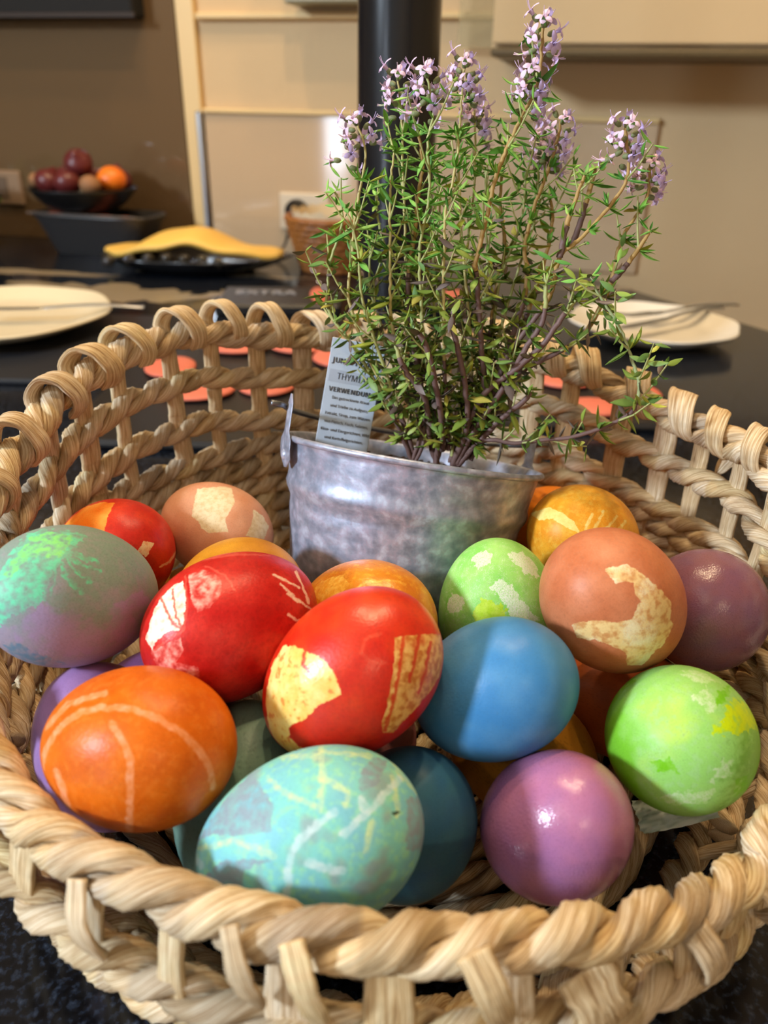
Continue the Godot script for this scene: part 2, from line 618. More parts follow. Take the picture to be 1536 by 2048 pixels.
# one strand of a twisted two-strand rope that follows pos(a) for angles a0..a1
func rope_strand(pos: Callable, a0: float, a1: float, rad: float, phase: float, pitch: float, sides: int, step: float, sd: float) -> ArrayMesh:
	var g := Shape.new()
	var length := absf(a1 - a0) * 0.1435
	var n := int(length / step) + 2
	var m := sides
	var run := 0.0
	var prev := Vector3.ZERO
	for i in n:
		var a := lerpf(a0, a1, float(i) / (n - 1))
		var c: Vector3 = (pos as Callable).call(a)
		var t: Vector3 = ((pos as Callable).call(a + 0.004) - (pos as Callable).call(a - 0.004)).normalized()
		var nn := wall_out(a)
		nn = (nn - t * nn.dot(t)).normalized()
		var bb := t.cross(nn)
		if i > 0:
			run += c.distance_to(prev)
		prev = c
		var s := a * 0.1435
		var wobble := noise_b.get_noise_2d(s * 120.0, sd * 31.0)
		var th := -TAU * s / pitch + phase + 0.5 * wobble
		var er := nn * cos(th) + bb * sin(th)
		var et := bb * cos(th) - nn * sin(th)
		var half := floorf(2.0 * s / pitch - phase / PI)
		var fat := 1.0 + 0.24 * noise_b.get_noise_2d(s * 260.0 + 50.0, sd * 17.0)
		var tint := 0.93 + 0.6 * noise_a.get_noise_2d(half * 37.0, sd * 53.0) + 0.12 * noise_b.get_noise_2d(s * 400.0, sd * 5.0)
		var warm := 0.07 + 0.42 * noise_a.get_noise_2d(half * 61.0 + 300.0, sd * 29.0)
		var col := Color(tint, tint * (0.97 - 0.25 * warm), tint * (0.94 - 0.9 * warm))
		var cc := c + er * rad * 0.50
		for j in m + 1:
			var q := TAU * (j % m) / m
			var rid := 1.0 + 0.06 * sin(q * 7.0 + sd * 3.0 + 1.5 * noise_a.get_noise_2d(s * 300.0, sd)) + 0.05 * noise_c.get_noise_2d(q * 1.4, s * 90.0 + sd * 9.0)
			g.vert(cc + (er * cos(q) * rad * 0.56 + et * sin(q) * rad * 0.76) * rid * fat, Vector2(float(j) / m, run / 0.05 + sd), col)
	g.grid(0, n, m + 1)
	for e in [0, n - 1]:
		var cv := Vector3.ZERO
		for j in m:
			cv += g.v[e * (m + 1) + j] / m
		var ci := g.vert(cv, Vector2(0.5, 0), g.col[e * (m + 1)])
		for j in m:
			var x: int = e * (m + 1) + j
			if e == 0:
				g.tri(ci, x, x + 1)
			else:
				g.tri(ci, x + 1, x)
	return g.done()


# a flat folded rush strip along points; nrm is its broad face
func strip(pts: PackedVector3Array, nrm: PackedVector3Array, wide: float, thick: float, sd: float, tip := 0.0) -> ArrayMesh:
	var g := Shape.new()
	var cols := PackedColorArray()
	for i in pts.size():
		var tint := 0.96 + 0.3 * noise_a.get_noise_2d(sd * 71.0, 3.0) + 0.14 * noise_b.get_noise_2d(i * 2.1, sd * 11.0)
		var warm := 0.10 + 0.28 * noise_a.get_noise_2d(sd * 43.0, 90.0)
		cols.append(Color(tint, tint * (0.97 - 0.25 * warm), tint * (0.93 - 0.9 * warm)))
	var f := func(t: float) -> Vector2:
		var k := 1.0 + 0.22 * noise_b.get_noise_2d(t * 14.0, sd * 7.0)
		if tip > 0.0 and t > 1.0 - tip:
			k *= sqrt(maxf(0.02, (1.0 - t) / tip))
		return Vector2(thick * 0.5, wide * 0.5 * k)
	var sec := PackedVector2Array()
	for j in 12:
		var a := TAU * j / 12
		sec.append(Vector2(cos(a) + 0.35 * sin(a) * sin(a) + 0.16 * sin(a * 4.0 + sd), sin(a)))
	g.sweep(pts, nrm, sec, f, 0.05, cols)
	return g.done()


func build_basket() -> void:
	var b := thing("basket", "large round openwork basket of twisted dried rush holding the eggs and thyme pot", "basket")
	var m: Material = mats.dried_rush
	var rim := func(a: float) -> Vector3: return wall_pt(a, rim_h(a))
	for k in 2:
		put("rim_strand", rope_strand(rim, -PI, PI, 0.0061, PI * k, 0.0358, 20, 0.0016, 1.0 + k), m, b)
	for r in 2:
		var row := func(a: float) -> Vector3:
			var h := rim_h(a)
			var front := smoothstep(0.1, 0.6, sin(a))
			return wall_pt(a, h - (0.0215 + 0.0035 * front + 0.0225 * r) * clampf(h / 0.085, 0.8, 1.0), (0.0065 if r == 0 else 0.005) * front)
		for k in 2:
			put("rush_strand", rope_strand(row, -PI, PI, 0.0052, PI * k + 0.7 * r, 0.0313, 16, 0.0017, 5.0 + 2.0 * r + k), m, b)
	# dense lower rows, as far round as they rise under the open rows
	for j in 7:
		var y := 0.0078 + 0.0105 * j
		var lim := 0.052
		var spans := []
		var start := -999.0
		var nst := 180
		var full := true
		for i in nst + 1:
			var a := -PI * 1.25 + TAU * i / nst
			var ok := y < rim_h(a) - lim + 0.004
			if not ok: full = false
			if ok and start < -900.0: start = a
			if (not ok or i == nst) and start > -900.0:
				spans.append([start, a]); start = -999.0
		if full:
			spans = [[-PI, PI]]
		var low := func(a: float) -> Vector3: return wall_pt(a, y + 0.0012 * sin(a * 3.0 + j))
		for s in spans:
			if s[1] - s[0] < 0.25: continue
			for k in 2:
				put("rush_strand", rope_strand(low, s[0], s[1], 0.0055, PI * k + 1.1 * j, 0.0322, 10, 0.0024, 20.0 + 2.0 * j + k), m, b)
	# base: coiled rings
	for j in 9:
		var q := 0.74 - 0.082 * j
		var ring := func(a: float) -> Vector3: return Vector3(BCX + BX * q * cos(a), 0.0072, BZ * q * sin(a))
		for k in 2:
			put("base_strand", rope_strand(ring, -PI, PI, 0.0050, PI * k + j, 0.055 / q, 8, 0.004, 50.0 + 2.0 * j + k), m, b)
	# stakes: flat strips from the base through the rows, bent over the rim
	var count := 38
	var step := TAU / count
	for i in count:
		var a := -PI + step * (i + 0.5) + 0.25 * step * noise_b.get_noise_1d(i * 9.0)
		var h := rim_h(a)
		var front := clampf((sin(a) - 0.1) / 0.5, 0.0, 1.0)
		var right := clampf((cos(a) - 0.2) / 0.4, 0.0, 1.0)
		var lift := lerpf(0.0050, 0.0036, right) * (1.0 + 0.8 * noise_b.get_noise_1d(i * 23.0 + 9.0)) * (1.0 + 0.3 * noise_b.get_noise_1d(i * 17.0 + 5.0))
		var lean := 0.35 * step * noise_b.get_noise_1d(i * 5.0 + 40.0)
		var pts := []
		for y in [0.0065, 0.016, 0.03, h - 0.045, h - 0.034, h - 0.0225, h - 0.012, h - 0.002]:
			if pts.size() and y < pts[-1].y + 0.004: continue
			pts.append(wall_pt(a + lean * (h - y) / 0.1, y, 0.0004 + 0.0065 * smoothstep(0.1, 0.6, sin(a)) * sin(PI * clampf((h - y) / 0.05, 0, 1))))
		if front < 0.35:
			# the end curls over the rim and is tucked into the rope
			pts.append(wall_pt(a + 0.03 * step, h + 0.0055, 0.0048))
			pts.append(wall_pt(a + 0.15 * step, h + 0.0066 + lift, 0.0022))
			pts.append(wall_pt(a + 0.34 * step, h + 0.0060 + lift, -0.0028))
			pts.append(wall_pt(a + 0.50 * step, h + 0.0050, -0.0062))
			pts.append(wall_pt(a + 0.56 * step, h - 0.0005, -0.0058))
			pts.append(wall_pt(a + 0.58 * step, h - 0.005, -0.002))
		var cp := curve(pts, 5)
		var nr := PackedVector3Array()
		for p in cp.size():
			var t := (cp[mini(p + 1, cp.size() - 1)] - cp[maxi(p - 1, 0)]).normalized()
			var side := Vector3(-sin(a), 0, cos(a))
			var nn := side.cross(t) * -1.0
			if nn.length() < 0.2:
				nn = wall_out(a)
			nr.append(nn.normalized() if p < 30 else (nn + 0.0001 * Vector3.UP).normalized())
		put("stake", strip(cp, nr, lerpf(0.0094, 0.0086, front) * (1.0 + 0.5 * noise_b.get_noise_1d(i * 31.0 + 70.0)), 0.0036, float(i)), m, b)
	# loose ends: folded flaps and frayed tips on the outside
	for e in [[74.0, 0.014, 0.013, 0.010], [98.0, -0.006, 0.006, 0.012], [103.0, -0.008, 0.005, 0.010], [62.0, 0.004, 0.008, 0.012], [-20.0, 0.006, 0.009, 0.010], [118.0, 0.002, 0.006, 0.009], [84.0, -0.006, 0.007, 0.011], [50.0, 0.0, 0.007, 0.010]]:
		var a := deg_to_rad(e[0])
		var h := rim_h(a)
		var pts := [wall_pt(a, h + 0.002 - e[1] * 0.5, 0.005), wall_pt(a - 0.02, h - 0.004 - e[1] * 0.6, 0.0095), wall_pt(a - 0.035, h - 0.004 - e[1] * 0.6 - e[3] * 0.6, 0.0105), wall_pt(a - 0.05, h - 0.004 - e[1] * 0.6 - e[3] * 1.3, 0.009)]
		var cp := curve(pts, 6)
		var nr := PackedVector3Array()
		for p in cp.size():
			nr.append((wall_out(a) + Vector3(0, 0.4, 0)).normalized())
		put("loose_end", strip(cp, nr, e[2], 0.0022, 200.0 + e[0], 0.35), m, b)


# ---------------------------------------------------------------- thyme in a zinc bucket

const POT_TOP := Vector3(0.0122, 0.0994, -0.0553)


func pot_axis() -> Vector3:
	var lean := deg_to_rad(20.0); var roll := deg_to_rad(8.0)
	return Vector3(sin(roll), cos(roll) * cos(lean), -cos(roll) * sin(lean))


func leaf_mesh(curl: float, fold: float, wide: float) -> ArrayMesh:
	# unit leaf along +Y, upper face +Z
	var g := Shape.new()
	var n := 5
	for i in n + 1:
		var t := float(i) / n
		var w := wide * pow(sin(PI * clampf(0.06 + 0.94 * t, 0, 1)), 0.8) * (1.0 - 0.25 * t)
		if i == n: w = 0.015
		var y := t
		var z := curl * t * t
		g.vert(Vector3(-w, y, z - fold * w), Vector2(0, t), Color(0.92, 0.92, 0.92))
		g.vert(Vector3(0, y, z), Vector2(0.5, t), Color(1.12, 1.12, 1.0))
		g.vert(Vector3(w, y, z - fold * w), Vector2(1, t), Color(0.92, 0.92, 0.92))
	for i in n:
		for j in 2:
			var a := i * 3 + j
			g.tri(a, a + 3, a + 1); g.tri(a + 1, a + 3, a + 4)
	# underside, a little thickness
	var o := g.v.size()
	for i in o:
		var p := g.v[i]
		g.vert(p + Vector3(0, 0, -0.05 * sin(PI * clampf(p.y, 0.02, 0.98))), g.uv[i], Color(0.8, 0.85, 0.75))
	for i in n:
		for j in 2:
			var a := o + i * 3 + j
			g.tri(a, a + 1, a + 3); g.tri(a + 1, a + 4, a + 3)
	return g.done()


func flower_mesh() -> ArrayMesh:
	# little two-lipped corolla along +Y, four spread lobes and a tube
	var g := Shape.new()
	g.lathe(PackedVector2Array([Vector2(0.0006, 0.0), Vector2(0.0007, 0.0015), Vector2(0.0011, 0.0027), Vector2(0.0007, 0.0026), Vector2(0.0004, 0.0012)]), 8)
	var lobes := [[0.0, 0.0030, 0.0012], [PI * 0.62, 0.0027, 0.0011], [PI * 1.38, 0.0027, 0.0011], [PI, 0.0024, 0.0013]]
	for l in lobes:
		var d := Vector3(sin(l[0]), 0, cos(l[0]))
		var s := Vector3.UP.cross(d)
		var at := g.v.size()
		for i in 4:
			var t := i / 3.0
			var w: float = l[2] * sin(PI * (0.22 + 0.68 * t))
			var p: Vector3 = d * (0.0008 + l[1] * t) + Vector3(0, 0.0026 + 0.0008 * t - 0.0012 * t * t, 0)
			g.vert(p - s * w); g.vert(p + Vector3(0, 0.0003, 0)); g.vert(p + s * w)
		for i in 3:
			for j in 2:
				var a := at + i * 3 + j
				g.tri(a, a + 1, a + 3); g.tri(a + 1, a + 4, a + 3)
	# stamens
	for k in 2:
		var sx := (k - 0.5) * 0.0012
		g.sweep(PackedVector3Array([Vector3(sx * 0.3, 0.002, 0), Vector3(sx, 0.0042, 0.0004), Vector3(sx * 1.6, 0.0058, 0.0012)]), PackedVector3Array([Vector3.RIGHT, Vector3.RIGHT, Vector3.RIGHT]), ellipse(0.00013, 0.00013, 5), same)
	return g.done()


func build_potted_thyme() -> void:
	var ax := pot_axis()
	var pot := thing("potted_thyme", "flowering thyme plant growing in a round zinc bucket among the dyed eggs", "potted plant", POT_TOP)
	var z := (Vector3(0, 0, 1) - ax * ax.z).normalized()
	var fr := Transform3D(Basis(ax.cross(z), ax, z), Vector3.ZERO)
	var g := Shape.new()
	var prof := PackedVector2Array([Vector2(0.0, -0.077), Vector2(0.0375, -0.077), Vector2(0.0403, -0.0755), Vector2(0.0412, -0.0725)])
	for i in 34:
		var y := -0.0695 + 0.0675 * i / 33.0
		var r := lerpf(0.0412, 0.0532, (y + 0.077) / 0.077)
		r += 0.0013 * exp(-pow((y + 0.0190) / 0.0028, 2.0)) - 0.0005 * exp(-pow((y + 0.0250) / 0.0022, 2.0))
		prof.append(Vector2(r, y))
	for i in 9:   # rolled rim
		var a := -PI * 0.5 + PI * 1.35 * i / 8.0
		prof.append(Vector2(0.0538 + cos(a) * 0.0013, -0.0008 + sin(a) * 0.0013))
	for i in 12:
		var y := -0.002 - 0.05 * i / 11.0
		prof.append(Vector2(lerpf(0.0412, 0.0532, (y + 0.077) / 0.077) - 0.0009, y))
	prof.append(Vector2(0.0, -0.053))
	g.lathe(prof, 96, fr)
	var bucket := put("bucket", g.done(), mats.galvanised_zinc, pot)
	# lugs with a handle eye on each side, and the wire handle fallen behind
	for sd in [-1.0, 1.0]:
		var dir := fr.basis * Vector3(sd * 0.955, 0, -sd * 0.295).normalized()
		var tang := ax.cross(dir).normalized()
		var lug := Shape.new()
		var pts := PackedVector3Array(); var nr := PackedVector3Array()
		for i in 9:
			var t := i / 8.0
			var y := lerpf(-0.0125, 0.0165, t)
			pts.append(dir * (0.0546 + (0.0008 if y > -0.002 else -0.0018 * clampf((-0.002 - y) / 0.01, 0, 1) + 0.0012)) + ax * y)
			nr.append(dir)
		var lf := func(t: float) -> Vector2:
			return Vector2(1.0, (1.35 if t < 0.42 else 0.62) * sqrt(maxf(0.03, minf(1.0, minf(t, 1.0 - t) * 8.0))))
		lug.sweep(pts, nr, ellipse(0.0006, 0.0062, 14), lf)
		var l := put("lug", lug.done(), mats.galvanised_zinc, pot)
		var riv := Shape.new()
		riv.lathe(PackedVector2Array([Vector2(0.0024, 0.0), Vector2(0.0022, 0.0008), Vector2(0.0012, 0.0014), Vector2(0.0, 0.0016)]), 14, Transform3D(Basis(tang, dir, tang.cross(dir)), dir * 0.0549 - ax * 0.0075))
		put("rivet", riv.done(), mats.galvanised_zinc, l)
	var hp := []
	for i in 15:
		var t := PI * i / 14.0
		var lx := -cos(t) * 0.0560
		hp.append(fr.basis * Vector3(lx, 0.0115 - 0.006 * sin(t), 0.016 * cos(t) - 0.050 * sin(t)))
	hp.push_front(fr.basis * Vector3(-0.0605, 0.0118, 0.0185))
	hp.append(fr.basis * Vector3(0.0605, 0.0118, -0.0185))
	var hc := curve(hp, 4)
	var hn := PackedVector3Array()
	for p in hc: hn.append(ax)
	var hs := Shape.new()
	hs.sweep(hc, hn, ellipse(0.0012, 0.0012, 8), same)
	put("wire_handle", hs.done(), mat("dull_wire", c8(120, 122, 126), 0.4, 0.9), pot)
	# soil
	var so := Shape.new()
	var rows := 15
	for i in rows:
		for j in 49:
			var a := TAU * (j % 48) / 48
			var r := 0.0518 * (1.0 - float(i) / (rows - 1))
			var q := Vector3(cos(a) * r, 0, -sin(a) * r)
			so.vert(fr * (q + Vector3(0, -0.0072 + 0.003 * noise_c.get_noise_2d(q.x * 260.0, q.z * 260.0), 0)), Vector2(a, r))
	so.grid(0, rows, 49)
	put("soil", so.done(), mats.soil, pot)
	var crumbs := Shape.new()
	for k in 160:
		var a := rng.randf() * TAU
		var r := sqrt(rng.randf()) * 0.050
		var s := rng.randf_range(0.0008, 0.0026)
		crumbs.box(fr * Vector3(cos(a) * r, -0.0058, sin(a) * r), Vector3(s, s * 0.8, s * 1.2), s * 0.25, Basis(Vector3(rng.randf(), rng.randf(), rng.randf() + 0.1).normalized(), rng.randf() * 3.0))
	put("soil_crumbs", crumbs.done(false), mats.soil, pot).set_meta("kind", "stuff")
	grow_thyme(pot)
	# printed plant tag stuck in the soil
	var tagn := thing("plant_tag", "pale grey printed plant tag standing in the soil of the zinc bucket", "plant tag", Vector3(-0.0158, 0.1172, -0.0648))
	tagn.basis = Basis(Vector3.UP, deg_to_rad(4.0)) * Basis(Vector3.RIGHT, deg_to_rad(-16.0)) * Basis(Vector3(0, 0, 1), deg_to_rad(-10.5))
	var tm := mat("tag_plastic", c8(190, 200, 214), 0.4)
	put("card", boxed(Vector3(0, 0, 0), Vector3(0.0225, 0.052, 0.0006), 0.0002), tm, tagn)
	put("print_band", boxed(Vector3(0, 0.0106, 0.00032), Vector3(0.0205, 0.0052, 0.0002)), mat("tag_band", c8(172, 180, 194), 0.5), tagn)
	var ink := mat("tag_ink", c8(48, 50, 62), 0.6)
	var lines := [["JUNGPFLANZE", 0.0170, 0.0030, true], ["THYMIAN", 0.0106, 0.0034, false], ["VERWENDUNG", 0.0050, 0.0028, true], ["Das getrocknete Kraut", 0.0016, 0.0016, false], ["und Triebe zu Aufguss,", -0.0018, 0.0016, false], ["Extrakt, Sirup, zum Würzen", -0.0052, 0.0016, false], ["von Fleisch, Fisch, Salaten,", -0.0086, 0.0016, false], ["Käse- und Eiergerichten, Wild", -0.0120, 0.0016, false], ["und Kartoffelgerichten.", -0.0154, 0.0016, false]]
	for l in lines:
		lettering(tagn, l[0], Vector3(0.0004, l[1], 0.00045), l[2], l[3], ink)
	put("stick", boxed(Vector3(0, -0.032, 0), Vector3(0.006, 0.014, 0.0006), 0.0002), tm, tagn)


func lettering(parent: Node3D, text: String, at: Vector3, height: float, bold: bool, m: Material) -> void:
	var f := SystemFont.new()
	f.font_names = PackedStringArray(["Droid Sans"])
	if bold: f.font_weight = 700
	var t := TextMesh.new()
	t.font = f
	t.text = text
	t.font_size = 32
	t.pixel_size = 0.001
	t.depth = 0.002
	t.curve_step = 2.0
	var o := put("lettering", t, m, parent)
	o.position = at
	o.scale = Vector3.ONE * height / 0.032


func stems() -> Array:
	# [flowering, colour, points from the soil up, tenths of a millimetre]
	return [
		[0, "g", [V(57, 1175, -520), V(-7, 1368, -506), V(-60, 1520, -489), V(-98, 1654, -471), V(-109, 1789, -462), V(-130, 1899, -475), V(-160, 1963, -482)]],
		[0, "y", [V(140, 1135, -516), V(51, 1403, -528), V(14, 1559, -531), V(8, 1644, -526), V(5, 1780, -527), V(0, 1964, -543), V(1, 2058, -554), V(13, 2152, -566)]],
		[1, "g", [V(225, 1073, -510), V(172, 1329, -512), V(136, 1523, -509), V(128, 1608, -495), V(115, 1746, -487), V(111, 1855, -477), V(134, 1978, -469), V(135, 2075, -475), V(124, 2182, -489), V(140, 2280, -502), V(111, 2383, -516)]],
		[0, "y", [V(262, 1031, -506), V(231, 1333, -502), V(218, 1492, -485), V(212, 1571, -461), V(200, 1732, -446), V(195, 1844, -427), V(193, 1968, -421), V(206, 2016, -427), V(226, 2163, -446), V(217, 2219, -454)]],
		[0, "o", [V(160, 1157, -518), V(86, 1554, -558), V(77, 1728, -577), V(95, 1881, -594), V(100, 1988, -606), V(115, 2095, -619), V(98, 2199, -632)]],
		[0, "g", [V(37, 1154, -518), V(-26, 1270, -550), V(-139, 1442, -588), V(-235, 1569, -622), V(-238, 1682, -654), V(-217, 1785, -686), V(-188, 1862, -694), V(-184, 1942, -703), V(-212, 1998, -709)]],
		[1, "y", [V(79, 1134, -516), V(-6, 1275, -536), V(-68, 1392, -555), V(-144, 1583, -581), V(-155, 1658, -596), V(-144, 1761, -614), V(-137, 1850, -630), V(-120, 1979, -646), V(-102, 2065, -656), V(-94, 2146, -666), V(-129, 2234, -677)]],
		[1, "o", [V(289, 961, -500), V(365, 1124, -502), V(425, 1274, -505), V(470, 1433, -509), V(539, 1545, -508), V(608, 1671, -510), V(628, 1806, -513), V(669, 1852, -508), V(705, 1885, -512), V(793, 1992, -524), V(839, 2091, -536), V(810, 2236, -555)]],
		[0, "o", [V(626, 1808, -503), V(637, 1891, -513), V(655, 1978, -523), V(689, 2088, -536)]],
		[1, "o", [V(289, 966, -500), V(383, 1182, -520), V(469, 1311, -532), V(561, 1381, -539), V(630, 1418, -543), V(732, 1479, -549), V(777, 1530, -554), V(829, 1644, -566), V(850, 1710, -573), V(857, 1785, -581), V(860, 1831, -587), V(886, 1903, -595), V(940, 2005, -607), V(937, 2117, -620)]],
		[0, "p", [V(297, 971, -500), V(368, 1066, -483), V(434, 1099, -460), V(522, 1097, -433), V(641, 1126, -410), V(729, 1147, -385), V(855, 1204, -365), V(932, 1267, -345), V(945, 1326, -325), V(934, 1402, -313), V(904, 1470, -321), V(841, 1589, -334), V(785, 1665, -343), V(738, 1722, -350), V(713, 1772, -356)]],
		[1, "o", [V(283, 961, -500), V(346, 1102, -499), V(386, 1254, -500), V(383, 1358, -498), V(365, 1459, -495), V(352, 1557, -492), V(326, 1732, -498), V(316, 1778, -490), V(326, 1832, -484), V(351, 1977, -488), V(370, 2082, -496), V(399, 2162, -506), V(450, 2278, -521), V(479, 2331, -528), V(493, 2405, -538), V(491, 2534, -556)]],
		[1, "o", [V(297, 966, -500), V(381, 1238, -545), V(468, 1405, -581), V(510, 1538, -615), V(536, 1621, -643), V(543, 1730, -674), V(526, 1800, -701), V(552, 1954, -723), V(596, 2094, -739), V(615, 2179, -749), V(625, 2250, -758)]],
		[1, "y", [V(271, 977, -501), V(296, 1112, -528), V(339, 1275, -558), V(335, 1431, -589), V(311, 1621, -623), V(282, 1803, -657), V(263, 1979, -686), V(245, 2149, -706), V(251, 2280, -722), V(254, 2422, -740)]],
		[1, "y", [V(210, 1051, -508), V(188, 1236, -538), V(152, 1393, -566), V(107, 1545, -594), V(66, 1730, -626), V(58, 1890, -656), V(43, 2079, -678), V(40, 2212, -694), V(17, 2379, -715)]],
		[0, "o", [V(333, 1000, -503), V(372, 1119, -569), V(409, 1414, -653), V(433, 1600, -726), V(464, 1785, -786), V(430, 1970, -806), V(439, 2164, -828)]],
		[0, "g", [V(343, 1000, -503), V(388, 1184, -573), V(426, 1456, -652), V(446, 1679, -728), V(510, 1885, -756), V(516, 2081, -778)]],
		[1, "y", [V(281, 988, -502), V(310, 1116, -575), V(306, 1450, -667), V(307, 1691, -752), V(320, 1874, -816), V(329, 2056, -836), V(310, 2305, -865)]],
		[1, "g", [V(333, 989, -502), V(385, 1227, -574), V(453, 1498, -650), V(505, 1682, -718), V(556, 1846, -772), V(590, 2010, -790), V(585, 2159, -807)]],
		[0, "k", [V(238, 1030, -506), V(213, 1231, -437), V(150, 1486, -386), V(101, 1567, -395)]],
		[0, "g", [V(162, 1093, -512), V(108, 1223, -571), V(33, 1330, -628), V(-36, 1518, -692), V(-78, 1672, -714), V(-66, 1822, -730)]],
		[0, "k", [V(297, 966, -500), V(362, 1134, -476), V(463, 1333, -455), V(522, 1481, -431), V(577, 1594, -438), V(577, 1727, -453)]],
		[0, "k", [V(282, 966, -500), V(372, 1263, -475), V(492, 1400, -436), V(578, 1511, -394), V(633, 1605, -398), V(684, 1677, -406)]],
		[0, "o", [V(700, 1831, -648), V(726, 1938, -660), V(753, 2076, -676), V(754, 2101, -679)]],
		[0, "o", [V(838, 1718, -533), V(874, 1762, -538), V(935, 1856, -549), V(956, 1903, -554)]],
		[0, "g", [V(258, 1031, -506), V(237, 1307, -582), V(189, 1532, -654), V(178, 1752, -726), V(194, 1935, -752), V(171, 2110, -772)]],
		[0, "g", [V(279, 1031, -506), V(317, 1314, -566), V(366, 1544, -622), V(384, 1764, -678), V(359, 1944, -702), V(361, 2099, -720)]],
		[0, "g", [V(205, 1073, -510), V(136, 1299, -598), V(81, 1482, -682), V(26, 1663, -766), V(-38, 1851, -794), V(-56, 1979, -808)]],
		[0, "k", [V(282, 966, -500), V(330, 1155, -476), V(293, 1389, -458), V(244, 1564, -456), V(252, 1655, -466)]],
		[0, "o", [V(354, 989, -502), V(470, 1223, -590), V(555, 1531, -686), V(626, 1752, -774), V(643, 1901, -798), V(620, 1991, -808)]],
		[0, "k", [V(184, 1072, -510), V(153, 1266, -451), V(69, 1404, -398), V(29, 1496, -408)]],
		[0, "k", [V(303, 966, -500), V(441, 1159, -473), V(545, 1277, -446), V(561, 1317, -450)]],
	]


